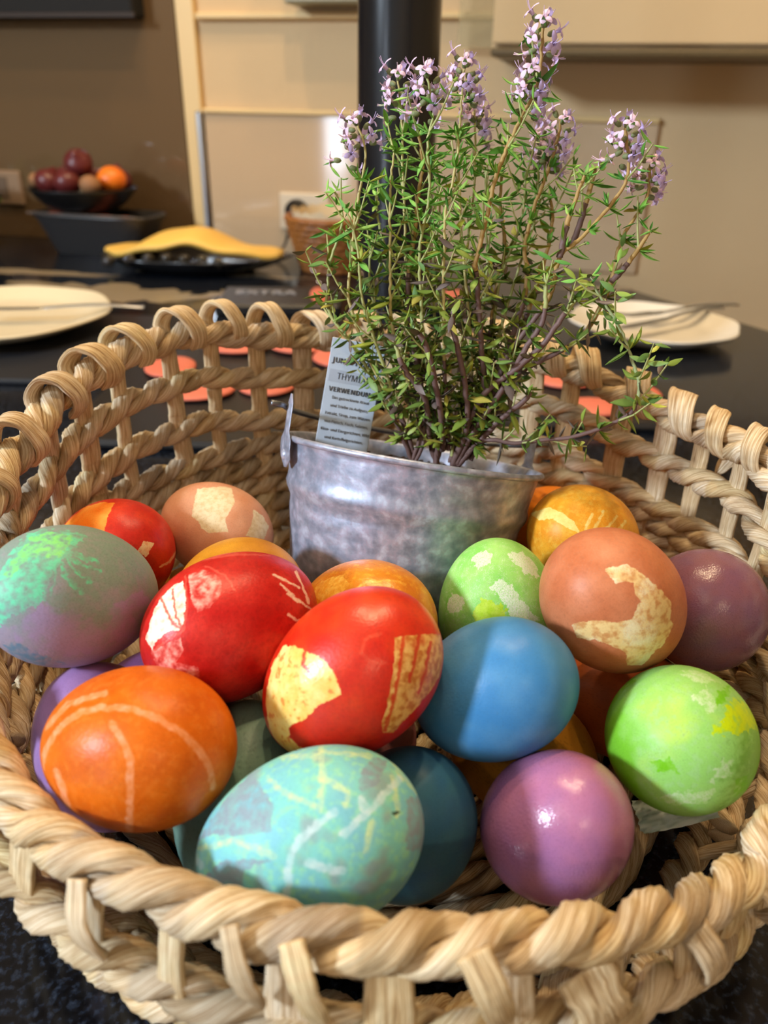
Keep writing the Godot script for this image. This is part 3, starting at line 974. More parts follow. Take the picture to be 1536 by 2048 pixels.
func grow_thyme(pot: Node3D) -> void:
	var ax := pot_axis()
	var leaf_cols := {"top": [c8(142, 196, 86), c8(120, 180, 74), c8(98, 160, 70), c8(162, 208, 98)], "low": [c8(140, 162, 66), c8(120, 148, 66), c8(160, 174, 72), c8(98, 134, 62), c8(122, 104, 96)], "yellow": [c8(192, 190, 70), c8(176, 182, 66), c8(204, 186, 84)]}
	var lm := []
	for k in [[0.10, 0.35, 0.17], [-0.18, 0.5, 0.15], [-0.34, 0.25, 0.20]]:
		lm.append(leaf_mesh(k[0], k[1], k[2]))
	var leaf_mats := {}
	for key in leaf_cols:
		leaf_mats[key] = []
		for c in leaf_cols[key]:
			var m := StandardMaterial3D.new()
			m.resource_name = "thyme_leaf"
			m.albedo_color = c
			m.roughness = 0.5
			m.vertex_color_use_as_albedo = true
			m.backlight_enabled = true
			m.backlight = Color(0.45, 0.5, 0.2)
			leaf_mats[key].append(m)
	var stem_mats := {"g": mat("stem_green", c8(176, 178, 112), 0.55), "y": mat("stem_straw", c8(200, 182, 116), 0.55), "o": mat("stem_ochre", c8(182, 144, 82), 0.6), "k": mat("stem_purple", c8(112, 84, 78), 0.6), "p": mat("stem_pale", c8(170, 180, 128), 0.55)}
	var fl := flower_mesh()
	var petal := [mat("petal_lilac", c8(222, 192, 226), 0.6), mat("petal_pink", c8(236, 200, 220), 0.6), mat("petal_violet", c8(206, 182, 228), 0.6)]
	for p in petal:
		p.backlight_enabled = true
		p.backlight = Color(0.4, 0.35, 0.4)
	var calyx := mat("calyx", c8(122, 128, 84), 0.6)
	var cal := Shape.new()
	cal.lathe(PackedVector2Array([Vector2(0.0002, 0), Vector2(0.0009, 0.0006), Vector2(0.0011, 0.0018), Vector2(0.0009, 0.0028), Vector2(0.0003, 0.0024)]), 8)
	var cal_mesh := cal.done()
	var leaves := []      # [transform (pot space), class, stem]
	var sticks := []
	var si := 0
	for row in stems():
		si += 1
		var raw: Array = row[2]
		var pts := []
		# down to the soil
		var p0: Vector3 = raw[0]
		var d0 := (p0 - POT_TOP).dot(ax)
		if d0 > 0.004 and si != 9 and si != 24 and si != 25:
			var best := 0
			var roots := [V(289, 930, -500), V(214, 945, -512), V(120, 960, -520)]
			for k in 3:
				if absf(roots[k].x - p0.x) < absf(roots[best].x - p0.x): best = k
			pts.append(roots[best] + Vector3(0.0012 * sin(si * 2.1), 0, 0.0012 * cos(si * 3.3)))
		for p in raw: pts.append(p)
		var cp := curve(pts, 7)
		var total := 0.0
		for i in cp.size() - 1: total += cp[i].distance_to(cp[i + 1])
		var loc := PackedVector3Array(); var nr := PackedVector3Array()
		for i in cp.size():
			loc.append(cp[i] - POT_TOP + 0.0004 * Vector3(noise_c.get_noise_2d(i * 0.5, si), 0, noise_c.get_noise_2d(i * 0.5, si + 60.0)))
			nr.append(Vector3(0.3, 0.1, 1).normalized())
		var woody: bool = row[1] == "k" or row[1] == "o"
		var r0 := 0.00115 if woody else 0.00085
		var sg := Shape.new()
		var sf := func(t: float) -> Vector2: return Vector2.ONE * lerpf(1.0, 0.52, t) * (1.0 + 0.12 * noise_c.get_noise_2d(t * 9.0, si))
		# lower woody third goes purple brown
		var cut := int(cp.size() * (0.42 if row[1] == "o" else 0.85 if row[1] == "k" else 0.58 if row[1] == "p" else 0.16))
		var lo := loc.slice(0, cut + 1); var hi := loc.slice(cut)
		var stem: MeshInstance3D
		if hi.size() > 2 and lo.size() > 2:
			sg.sweep(hi, nr.slice(cut), ellipse(r0 * 0.86, r0 * 0.86, 8), sf)
			stem = put("stem", sg.done(), stem_mats["g" if row[1] == "k" else row[1]], pot)
			var wg := Shape.new()
			var wf := func(t: float) -> Vector2: return Vector2.ONE * lerpf(1.15, 0.9, t)
			wg.sweep(lo, nr.slice(0, cut + 1), ellipse(r0, r0, 8), wf)
			put("woody_base", wg.done(), stem_mats["k"], stem)
		else:
			sg.sweep(loc, nr, ellipse(r0, r0, 8), sf)
			stem = put("stem", sg.done(), stem_mats[row[1]], pot)
		# nodes with opposite leaves and small tufts
		var run := 0.0
		var next := 0.010 + rng.randf() * 0.006
		var turn := rng.randf() * TAU
		for i in cp.size() - 1:
			var seg := cp[i + 1] - cp[i]
			var L := seg.length()
			while run + L >= next:
				var p := cp[i] + seg * ((next - run) / L)
				var hgt := p.y
				if (p - POT_TOP).dot(ax) > 0.004 and (row[0] == 0 or total - next > 0.011):
					node(leaves, p - POT_TOP, seg / L, turn, hgt, next / total, si, sticks, row[1] == "k")
				turn += PI * 0.5 + rng.randf_range(-0.3, 0.3)
				next += rng.randf_range(0.0078, 0.0122)
			run += L
		# growing tip
		var td := (cp[-1] - cp[-3]).normalized()
		for k in (0 if row[0] == 1 else 6):
			add_leaf(leaves, cp[-1] - POT_TOP, td, k * 1.9 + turn, rng.randf_range(0.15, 0.75), rng.randf_range(0.004, 0.0072), cp[-1].y, si)
		if row[0] == 1:
			flower_head(pot, stem, cp[-1] - POT_TOP, td, 0.0115, 10, fl, petal, cal_mesh, calyx)
	# further heads below the tips of the flowering stems
	var all_stems := []
	for c in pot.get_children():
		if String(c.name).begins_with("stem"): all_stems.append(c)
	for h in [[12, Vector3(0.0470, 0.2392, -0.0536), 9], [12, Vector3(0.0466, 0.2330, -0.0526), 6], [14, Vector3(0.0272, 0.2365, -0.0728), 6], [15, Vector3(0.0035, 0.2300, -0.0700), 6], [7, Vector3(-0.0165, 0.2150, -0.0670), 4], [18, Vector3(0.0330, 0.2240, -0.0850), 5], [13, Vector3(0.0600, 0.2155, -0.0740), 4], [10, Vector3(0.0938, 0.2075, -0.0620), 3], [8, Vector3(0.0800, 0.2180, -0.0545), 5], [3, Vector3(0.0112, 0.2310, -0.0505), 4], [19, Vector3(0.0560, 0.2190, -0.0770), 5]]:
		flower_head(pot, all_stems[h[0] - 1], h[1] - POT_TOP, Vector3(0.05, 1, 0.05).normalized(), 0.009, h[2], fl, petal, cal_mesh, calyx)
	# side twigs
	var tw := Shape.new()
	for s in sticks:
		tw.sweep(s, PackedVector3Array([Vector3(0, 0, 1), Vector3(0, 0, 1), Vector3(0, 0, 1)]), ellipse(0.00045, 0.00045, 6), func(t: float) -> Vector2: return Vector2.ONE * (1.0 - 0.4 * t))
	put("side_twigs", tw.done(), stem_mats["g"], pot).set_meta("kind", "stuff")
	# the 300 leaves that show largest are parts of their stems; the rest are one stuff part
	leaves.append_array(head_leaves)
	leaves.sort_custom(func(a, b): return a[3] > b[3])
	var rest := {}
	var n := 0
	for l in leaves:
		var key: String = l[1]
		if n < 300:
			var o := put("leaf", lm[n % 3], leaf_mats[key][n % leaf_mats[key].size()], all_stems[l[2] - 1])
			o.transform = l[0]
		else:
			var kk := "%s|%d|%d" % [key, n % 3, n % leaf_mats[key].size()]
			if not rest.has(kk): rest[kk] = []
			rest[kk].append(l[0])
		n += 1
	for kk in rest:
		var f: PackedStringArray = kk.split("|")
		var mm := MultiMesh.new()
		mm.transform_format = MultiMesh.TRANSFORM_3D
		mm.mesh = lm[int(f[1])]
		mm.instance_count = rest[kk].size()
		for i in rest[kk].size():
			mm.set_instance_transform(i, rest[kk][i])
		var o := MultiMeshInstance3D.new()
		o.name = "small_leaves"
		o.multimesh = mm
		o.material_override = leaf_mats[f[0]][int(f[2])]
		o.set_meta("kind", "stuff")
		pot.add_child(o, true)


func add_leaf(leaves: Array, p: Vector3, along: Vector3, turn: float, lift: float, size: float, hgt: float, si: int) -> void:
	var side := along.cross(Vector3(0.31, 0.2, 0.93)).normalized()
	var out := side.rotated(along, turn)
	var dir := (out * cos(lift) + along * sin(lift)).normalized()
	dir = (dir + Vector3(0, -0.12 + 0.1 * rng.randf(), 0)).normalized()
	var up := (along - dir * along.dot(dir)).normalized()
	up = up.rotated(dir, rng.randf_range(-0.5, 0.5))
	var x := dir.cross(up)
	var key := "top" if hgt > 0.165 + 0.02 * rng.randf() else "low"
	if hgt < 0.19 and rng.randf() < 0.09: key = "yellow"
	var w := size * (0.68 if key == "top" else 1.02)
	var b := Basis(x * w, dir * size, up * size)
	var at := p + out * 0.0005
	leaves.append([Transform3D(b, at), key, si, size * (1.0 + 3.0 * at.z)])


func node(leaves: Array, p: Vector3, along: Vector3, turn: float, hgt: float, _t: float, si: int, sticks: Array, low: bool) -> void:
	var big := rng.randf_range(0.0072, 0.0105)
	for s in 2:
		var tn := turn + PI * s
		add_leaf(leaves, p, along, tn, rng.randf_range(0.0, 0.6), big * rng.randf_range(0.85, 1.1), hgt, si)
		var side := along.cross(Vector3(0.31, 0.2, 0.93)).normalized().rotated(along, tn)
		if rng.randf() < (0.35 if low else 0.42):
			# side twig with a few pairs
			var tl := rng.randf_range(0.006, 0.0165)
			var d := (side * 0.75 + along * 0.8 + Vector3(0, 0.35, 0)).normalized()
			var e := p + d * tl + Vector3(0, 0.15 * tl, 0)
			sticks.append(PackedVector3Array([p, p + d * tl * 0.5, e]))
			var pairs := int(tl / 0.005) + 1
			for k in pairs:
				var q := p.lerp(e, float(k + 1) / pairs)
				var t2 := rng.randf() * TAU
				for u in 2:
					add_leaf(leaves, q, d, t2 + PI * u, rng.randf_range(0.15, 0.8), rng.randf_range(0.0046, 0.0078), hgt, si)
		else:
			for k in (2 if low else 4):
				add_leaf(leaves, p, along, tn + rng.randf_range(-0.9, 0.9), rng.randf_range(0.3, 1.2), rng.randf_range(0.0032, 0.0064), hgt, si)


var head_leaves := []


func flower_head(pot: Node3D, stem: Node3D, p: Vector3, up: Vector3, span: float, count: int, fl: Mesh, petal: Array, cal: Mesh, calyx: Material) -> void:
	for k in count + 1:
		var a := k * 2.4 + rng.randf() * 0.5
		var t := float(k) / count
		var side := up.cross(Vector3(0.2, 0.3, 0.9)).normalized().rotated(up, a)
		var rise := lerpf(-0.35, 0.9, t)
		var d := (side * (1.1 - 0.5 * t) + up * rise).normalized()
		var at := p + up * span * (t * 0.85 - 0.7) + side * (0.0016 if k < count else 0.0004)
		var x := d.cross(Vector3(0.1, 0.9, 0.3)).normalized()
		var b := Basis(x, d, x.cross(d))
		var c := put("calyx", cal, calyx, stem)
		c.transform = Transform3D(b * (0.95 if k < count else 0.7), at)
		if k >= count: continue
		if k % 3 == 1:
			head_leaves.append([Transform3D(Basis(x * 0.005, d * 0.006, x.cross(d) * 0.006), at + side * 0.001), "top", 0, 0.0])
		var f := put("flower", fl, petal[k % 3], stem)
		f.transform = Transform3D(b * rng.randf_range(0.78, 1.0), at + d * 0.0020)


# ---------------------------------------------------------------- eggs

var egg_marks := {}


func marks() -> Dictionary:
	# painted shapes on each egg: tenths of a millimetre across and down its front
	return {
		"7": [
			["poly", "cream", [P(-187, -72), P(-154, -74), P(-115, -53), P(-86, -47), P(-62, -25), P(-41, 2), P(-31, 29), P(-24, 51), P(-47, 63), P(-81, 80), P(-104, 104), P(-121, 121), P(-145, 126), P(-160, 141), P(-158, 165), P(-140, 182), P(-122, 196), P(-170, 217), P(-201, 200), P(-221, 148), P(-230, 94), P(-229, 35), P(-216, -24)]],
			["poly", "cream2", [P(110, -96), P(149, -104), P(245, -112), P(255, -70), P(238, 3), P(205, 50), P(168, 90), P(139, 119), P(117, 149), P(87, 147), P(82, 117), P(99, 49), P(106, -6)]],
			["line", "red", [P(131, -97), P(126, -29), P(111, 60), P(92, 141)]],
			["line", "red", [P(176, -105), P(162, -30), P(151, 15)]],
			["line", "red", [P(208, -89), P(193, -8), P(177, 43)]],
			["line", "red", [P(-122, -70), P(-126, -24), P(-107, -2)]],
			["line", "faint", [P(73, -107), P(33, -89), P(23, -55), P(46, -33), P(85, -31)]],
		],
		"5": [
			["poly", "white", [P(-229, -8), P(-213, -66), P(-177, -107), P(-149, -122), P(-135, -95), P(-133, -44), P(-133, -2), P(-145, 21), P(-178, 22), P(-209, 55), P(-219, 76), P(-241, 47)]],
			["poly", "pink", [P(-132, -141), P(-94, -156), P(-57, -147), P(-36, -118), P(-37, -82), P(-64, -45), P(-98, -31), P(-116, -66)]],
			["poly", "pink", [P(-226, 77), P(-183, 61), P(-139, 39), P(-129, 73), P(-150, 109), P(-87, 121), P(-84, 150), P(-152, 137), P(-207, 118)]],
			["line", "red", [P(-208, -73), P(-165, -2), P(-132, 21)]],
			["line", "red", [P(-175, -95), P(-157, -23), P(-132, 21)]],
			["line", "red", [P(-141, -141), P(-128, -51), P(-132, 21)]],
			["line", "red", [P(-211, 76), P(-170, 40), P(-132, 21)]],
			["line", "white", [P(114, -147), P(156, -130), P(193, -114)]],
			["line", "white", [P(185, -165), P(208, -115), P(226, -70)]],
			["line", "white", [P(136, -121), P(179, -83), P(234, -51)]],
			["line", "white", [P(157, -92), P(196, -69)]],
			["line", "white", [P(160, -32), P(184, -16), P(207, -17)]],
			["line", "faint", [P(-107, -190), P(-2, -211), P(104, -214)]],
			["line", "faint", [P(-88, -169), P(-28, -141), P(3, -97)]],
		],
		"2": [
			["poly", "amber", [P(-205, -85), P(-191, -106), P(-126, -175), P(-65, -193), P(-13, -192), P(-33, -137), P(-44, -76), P(-114, -52), P(-191, -52)]],
			["poly", "cream", [P(72, -11), P(92, -49), P(129, -43), P(116, -12), P(102, 11)]],
			["line", "cream", [P(156, 45), P(192, 25), P(217, -11)]],
		],
		"3": [
			["poly", "cream", [P(-81, -165), P(14, -177), P(56, -175), P(72, -108), P(48, -73), P(33, -40), P(46, 9), P(-30, 11), P(-58, -5), P(-67, -29), P(-96, -50), P(-90, -96)]],
			["poly", "cream", [P(144, -85), P(183, -61), P(210, -19), P(191, 32), P(115, 20), P(139, -26)]],
		],
		"6": [
			["poly", "gold", [P(-165, -117), P(-119, -138), P(-75, -145), P(-51, -114), P(-86, -71), P(-136, -57), P(-168, -72)]],
			["line", "gold", [P(-57, -78), P(-2, -122), P(83, -131), P(126, -118)]],
		],
		"8": [
			["poly", "white", [P(-90, -181), P(-61, -208), P(-23, -199), P(-30, -165), P(-67, -138)]],
			["poly", "white", [P(28, -196), P(80, -207), P(124, -162), P(138, -117), P(86, -130)]],
			["poly", "white", [P(-30, -90), P(20, -113), P(63, -63), P(92, -21), P(137, 29), P(49, 38), P(13, -33)]],
			["poly", "white", [P(-178, -31), P(-149, -61), P(-118, -39), P(-118, -2), P(-165, 14)]],
			["poly", "lime", [P(-88, 12), P(-59, -39), P(-8, -33), P(27, -5), P(13, 31), P(-81, 34)]],
		],
		"9": [
			["poly", "cream", [P(-211, -92), P(-137, -117), P(-77, -93), P(-36, -60), P(-13, -15), P(-68, -37), P(-118, -72), P(-169, -65)]],
			["line", "cream", [P(4, -32), P(28, -91)]],
			["line", "cream", [P(36, -33), P(68, -101)]],
			["line", "cream", [P(77, -30), P(118, -85)]],
			["line", "cream", [P(118, -26), P(152, -66)]],
		],
		"10": [
			["poly", "cream", [P(-23, -99), P(41, -110), P(77, -86), P(114, -55), P(139, -30), P(161, -5), P(158, 46), P(171, 59), P(140, 119), P(102, 159), P(78, 189), P(36, 189), P(33, 146), P(-11, 123), P(-48, 111), P(-105, 108), P(-119, 65), P(-84, 57), P(-46, 50), P(9, 55), P(51, 47), P(64, 9), P(76, -3), P(58, -28), P(55, -56), P(34, -62), P(7, -55), P(-8, -71)]],
		],
		"13": [
			["line", "pink", [P(-227, 86), P(-227, 46), P(-219, 11), P(-200, -25), P(-179, -51), P(-143, -76), P(-96, -88), P(-25, -86), P(38, -64), P(97, -32), P(144, 9), P(174, 51), P(188, 94)]],
			["line", "pink", [P(-67, -50), P(-41, -20), P(-18, 21), P(-13, 39), P(-7, 102), P(1, 197)]],
			["line", "pink", [P(-186, 62), P(-165, 99), P(-151, 149)]],
			["line", "pink", [P(-227, -42), P(-183, -96), P(-92, -125)]],
			["line", "pink", [P(-155, 161), P(-108, 189)]],
		],
		"14": [
			["line", "pale", [P(15, -224), P(23, -141), P(21, -60)]],
			["line", "pale", [P(-80, -188), P(11, -184)]],
			["line", "pale", [P(26, -197), P(138, -190)]],
			["line", "pale", [P(-109, -132), P(-54, -92), P(11, -69)]],
			["line", "pale", [P(18, -136), P(83, -103), P(79, -71)]],
			["line", "pale", [P(196, -180), P(219, -147), P(261, -110)]],
			["line", "pale", [P(-258, 26), P(-170, 6), P(-78, 35)]],
			["line", "pale", [P(126, 18), P(139, -36)]],
			["line", "pale", [P(193, -139), P(201, -56)]],
			["line", "white", [P(76, -12), P(134, -63), P(211, -140)]],
			["line", "white", [P(-42, 130), P(-42, 38), P(-23, 3), P(50, -56)]],
			["line", "white", [P(-2, 48), P(37, 59), P(75, 62)]],
			["line", "white", [P(113, -85), P(124, -63)]],
			["line", "white", [P(-280, 42), P(-253, 63)]],
			["poly", "grey", [P(-269, 8), P(-211, -79), P(-150, -145), P(-123, -117), P(-87, -73), P(-87, -14), P(-171, -3), P(-226, -7)]],
			["poly", "grey", [P(-266, 112), P(-192, 47), P(-78, 43), P(-140, 67), P(-147, 107)]],
			["poly", "grey", [P(103, -119), P(114, -149), P(143, -184), P(185, -185), P(154, -121), P(113, -100)]],
			["poly", "grey", [P(224, -91), P(281, -110), P(282, 26), P(224, 17)]],
			["poly", "speck", [P(185, -61), P(211, -61), P(206, -56), P(190, -55)]],
		],
		"1": [
			["poly", "mint", [P(-177, -101), P(-130, -182), P(-28, -189), P(24, -172), P(-38, -105), P(-71, -45), P(-77, 22), P(-153, 58), P(-184, 93), P(-222, 3)]],
			["poly", "lime", [P(-125, -158), P(-73, -187), P(-9, -163), P(-38, -111), P(-118, -102), P(-160, -43), P(-182, -54)]],
			["poly", "lilac", [P(-152, 92), P(-82, 23), P(37, 55), P(114, 20), P(186, -18), P(230, 19), P(172, 120), P(45, 164), P(-76, 175), P(-141, 152)]],
			["poly", "blue", [P(-174, 135), P(-135, 133), P(-65, 175), P(-4, 197), P(-89, 200), P(-155, 174)]],
			["line", "mint", [P(-43, -105), P(-23, -47), P(17, -8)]],
			["line", "mint", [P(-33, -105), P(8, -60), P(42, -38)]],
			["line", "mint", [P(-28, -111), P(18, -84), P(69, -68)]],
			["line", "mint", [P(-29, -124), P(16, -108), P(56, -98)]],
			["line", "mint", [P(-54, -98), P(-55, -46), P(-63, 0)]],
		],
		"17": [
			["poly", "green", [P(-205, -75), P(-154, -134), P(-109, -163), P(-123, -194), P(-175, -150), P(-217, -75)]],
			["poly", "green", [P(107, -124), P(156, -162), P(125, -95), P(96, -83)]],
			["poly", "green", [P(-217, 30), P(-151, 78), P(-100, 182), P(-165, 159), P(-208, 84)]],
			["poly", "green", [P(-85, 52), P(-31, 55), P(-3, 87), P(-66, 84)]],
			["poly", "green", [P(133, 112), P(169, 91), P(171, 140), P(127, 153)]],
			["poly", "yellow", [P(158, -116), P(195, -96), P(217, -38), P(155, -19), P(89, -12), P(80, -33), P(119, -45), P(118, -84)]],
			["poly", "white", [P(9, -191), P(77, -187), P(124, -157), P(61, -152)]],
			["poly", "white", [P(93, 58), P(126, 52), P(118, 90), P(68, 117)]],
			["poly", "white", [P(46, -116), P(82, -141), P(107, -83), P(74, -71)]],
			["poly", "white", [P(-73, 158), P(-18, 142), P(83, 128), P(55, 163), P(-32, 179)]],
		],
	}


func eggs() -> Array:
	# key, centre, axis (towards one end), radius, length ratio, egg-ness, gloss, texture height, label
	return [
		["1", V(-935.9, 958.2, 498.3), V(5050, -4846, -7143), 2134.7, 1.301, -0.061, 0.45, 384, "dusty teal and lilac egg with a mint green leaf print, at the left edge"],
		["2", V(-1039.1, 729.2, -122.7), V(6482, 5390, 5379), 2151.5, 1.300, -0.060, 0.36, 320, "deep red egg with an amber patch, behind the teal and lilac egg"],
		["3", V(-701, 706.5, -367.1), V(8529, -1306, 5055), 1974.0, 1.299, 0.060, 0.42, 320, "pale brown egg with cream leaf prints, at the back left of the zinc bucket"],
		["4", V(-536.3, 671, 70.4), V(7237, 5062, 4690), 2162.4, 1.300, 0.061, 0.4, 256, "plain mustard egg peeping out behind the red egg with the white flower print"],
		["4b", V(-820.5, 332.1, -279.3), V(257, 136, -9996), 2036.3, 1.303, -0.061, 0.4, 128, "amber egg deep in the gap between the deep red egg and the mustard egg"],
		["5", V(-461.3, 868.1, 505.7), V(7629, 919, -6400), 2184.3, 1.301, -0.060, 0.34, 384, "crimson egg with a white flower print and a white feathery leaf"],
		["6", V(-58.3, 733.6, 287.6), V(6829, 3735, 6279), 2093.3, 1.300, 0.062, 0.3, 320, "golden orange egg lying against the front of the zinc bucket"],
		["7", V(-83.1, 875.2, 739.3), V(7325, 6549, -1858), 2134.3, 1.329, 0.056, 0.32, 448, "bright red egg with two yellow leaf prints, in the middle on top of the heap"],
		["8", V(417.6, 694.4, 167.2), V(-1195, 9901, -732), 2154.8, 1.300, -0.061, 0.45, 320, "green egg blotched with white, standing before the right of the zinc bucket"],
		["9", V(813.7, 754.8, -275.4), V(-6508, 5474, 5261), 2081.7, 1.301, 0.055, 0.4, 320, "golden yellow egg with a cream leaf streak, behind the terracotta egg"],
		["10", V(736.6, 907, 403.5), V(5461, -7568, -3591), 2169.9, 1.300, -0.061, 0.42, 448, "terracotta egg with a cream C-shaped print"],
		["11", V(1156.4, 704.8, 152.4), V(-2529, 7263, 6391), 2140.1, 1.300, 0.060, 0.22, 256, "glossy dark mauve egg at the right wall of the basket"],
		["12", V(335.8, 757, 654.9), V(7008, 6527, 2878), 2051.1, 1.299, 0.053, 0.36, 384, "plain sky blue egg lying on top right of the red egg with yellow prints"],
		["13", V(-634.8, 793.4, 945.1), V(9282, 2198, 3003), 2080.9, 1.302, 0.065, 0.36, 448, "orange egg with pale pink stripes, front left of the heap"],
		["14", V(-168.1, 687.3, 1138.2), V(9388, 3292, -1009), 2115.7, 1.367, 0.071, 0.48, 448, "marbled turquoise egg with pale vein lines, nearest the front rim"],
		["15", V(85.5, 428.4, 864.5), V(-1754, -9520, -2508), 2056.3, 1.291, 0.059, 0.4, 256, "dark petrol blue egg behind the marbled turquoise egg"],
		["16", V(504.1, 505.1, 926.6), V(-2098, -8695, -4471), 2027.8, 1.295, 0.062, 0.2, 256, "glossy pinkish purple egg seen end-on at the front right"],
		["17", V(908.5, 617.6, 696.9), V(-3727, 6523, 6599), 2169.7, 1.300, 0.060, 0.42, 448, "lime green egg with yellow blotches at the far right front"],
		["18", V(-852.4, 508.3, 661.4), V(-2515, 9543, -1614), 2135.5, 1.294, -0.057, 0.3, 256, "plain light violet egg tucked behind the striped orange egg"],
		["18b", V(-788, 337, 274), V(9842, 1425, -1050), 2087.3, 1.299, 0.064, 0.4, 128, "dark violet egg in the shadow under the teal and lilac egg"],
		["19", V(-385, 458.8, 816.9), V(-273, 7049, -7088), 2185.7, 1.324, -0.062, 0.4, 128, "dull sage green egg in the shade between the striped orange and turquoise eggs"],
		["20", V(-83, 361.5, 466.3), V(3659, -5744, -7322), 1996.8, 1.289, 0.062, 0.4, 128, "dusty rose egg deep under the bright red and sky blue eggs"],
		["21", V(890.7, 359.5, 235.5), V(9255, -3417, -1636), 2126.8, 1.299, 0.060, 0.4, 128, "dark rust brown egg lying in the shade under the terracotta egg"],
		["22", V(481, 361.7, 503.6), V(8477, -4990, 1803), 2110.8, 1.292, 0.058, 0.4, 128, "ochre egg in the shade under the sky blue egg"],
		["9b", V(787, 496.7, -787.9), V(2217, 6546, 7228), 2160.9, 1.299, -0.059, 0.4, 128, "orange egg half hidden between the zinc bucket and the golden yellow egg"],
	]


func egg_radius(u: float, e: float) -> float:
	return sqrt(maxf(0.0, 1.0 - u * u)) * (1.0 + e * u)


func build_eggs() -> void:
	egg_marks = marks()
	for e in eggs():
		var big: bool = e[7] > 200
		var seg := 96 if big else 48
		var rows := seg / 2 + 1
		var r: float = e[3] * 0.00001
		var R: float = r * e[4]
		var ax: Vector3 = e[2].normalized()
		var x := ax.cross(Vector3(0.2, 0.1, 1)).normalized()
		var bs := Basis(x, ax, x.cross(ax))
		var g := Shape.new()
		for i in rows:
			var u := -cos(PI * i / (rows - 1))
			for j in seg + 1:
				var a := TAU * (j % seg) / seg
				var w := r * egg_radius(u, e[5])
				g.vert(Vector3(cos(a) * w, u * R, -sin(a) * w), Vector2(float(j) / seg, float(i) / (rows - 1)))
		g.grid(0, rows, seg + 1)
		var m := StandardMaterial3D.new()
		m.resource_name = "dyed_shell"
		m.albedo_texture = egg_texture(e, bs, r, R)
		m.roughness = e[6]
		m.metallic_specular = 0.5 if e[6] < 0.33 else 0.32
		m.heightmap_enabled = true
		m.heightmap_texture = pores()
		m.heightmap_scale = 0.012 if e[6] < 0.25 else 0.006
		m.normal_enabled = true
		m.normal_texture = pore_normals()
		m.normal_scale = 0.35 if e[6] < 0.25 else 0.16
		m.uv1_triplanar = false
		m.heightmap_enabled = false
		m.uv1_scale = Vector3.ONE
		var o := put("egg", g.done(), m)
		o.transform = Transform3D(bs, e[1])
		tag(o, e[8], "egg", "dyed eggs in the basket")


var pore_tex: NoiseTexture2D
var pore_nrm: NoiseTexture2D


func pores() -> NoiseTexture2D:
	if pore_tex == null:
		pore_tex = noise_tex(Vector2i(512, 512), 0.15, [], 2, 41)
	return pore_tex


func pore_normals() -> NoiseTexture2D:
	if pore_nrm == null:
		pore_nrm = noise_tex(Vector2i(1024, 512), 0.11, [], 3, 43, 2.0)
	return pore_nrm


func egg_texture(e: Array, bs: Basis, r: float, R: float) -> ImageTexture:
	var H: int = e[7]
	var W := H * 2
	var key: String = e[0]
	var im := Image.create(W, H, false, Image.FORMAT_RGB8)
	# front frame of the egg
	var f := (VIEW - e[1] as Vector3).normalized()
	var e1 := (Vector3.RIGHT - f * f.x).normalized()
	var e2 := e1.cross(f)
	var lf := bs.inverse() * f
	var l1 := bs.inverse() * e1
	var l2 := bs.inverse() * e2
	var shapes := []
	for s in egg_marks.get(key, []):
		var pp := PackedVector2Array(s[2])
		var bb := Rect2(pp[0], Vector2.ZERO)
		for q in pp: bb = bb.expand(q)
		shapes.append([s[0] == "poly", s[1], pp, bb.grow(16.0)])
	var plain := shapes.is_empty()
	var warp: float = {"8": 15.0, "17": 16.0, "1": 14.0, "14": 7.0}.get(key, 5.0)
	var sd := float(key.to_int() * 13 + key.length() * 5)
	for iy in H:
		var th := PI * (iy + 0.5) / H
		var u := -cos(th)
		var w := r * egg_radius(u, e[5])
		for ix in W:
			var a := TAU * (ix + 0.5) / W
			var p := Vector3(cos(a) * w, u * R, -sin(a) * w) * 10000.0
			var pm := p * 0.1 + Vector3(sd, 0, sd)
			var n1 := noise_a.get_noise_3dv(pm * 1.3)
			var n2 := noise_b.get_noise_3dv(pm * 1.6)
			var n3 := noise_c.get_noise_3dv(pm * 2.2)
			var c := shell_color(key, p, n1, n2, n3, p.dot(l1), p.dot(l2))
			if not plain:
				var q := Vector2(p.dot(l1), p.dot(l2))
				if p.dot(lf) < 0.0:
					q = Vector2(-q.x, q.y)   # the same leaf once more on the other side
				q += Vector2(n2, noise_b.get_noise_3dv(pm * 1.6 + Vector3(90, 0, 0))) * warp + Vector2(n3, -n3) * (1.2 + warp * 0.06)
				for s in shapes:
					if not s[3].has_point(q): continue
					if s[0]:
						if Geometry2D.is_point_in_polygon(q, s[2]):
							c = mark_color(key, s[1], c, n1, n2, n3)
					else:
						var d := 1e9
						var pl: PackedVector2Array = s[2]
						for k in pl.size() - 1:
							d = minf(d, q.distance_to(Geometry2D.get_closest_point_to_segment(q, pl[k], pl[k + 1])))
						var lw := line_width(key, s[1])
						if d < lw:
							c = c.lerp(mark_color(key, s[1], c, n1, n2, n3), clampf((lw - d) / (lw * 0.4), 0, 1) * (0.85 + 0.3 * n2))
			# pores and flecks of dye
			if n3 > 0.42: c = c.darkened(0.10)
			im.set_pixel(ix, iy, c)
	return ImageTexture.create_from_image(im)


func line_width(key: String, mark: String) -> float:
	if key == "13": return 10.5
	if key == "14": return 11.0 if mark == "white" else 9.0
	if key == "5": return 5.5 if mark == "white" else 4.0
	if key == "1": return 6.0
	if key == "9": return 7.0
	return 5.5


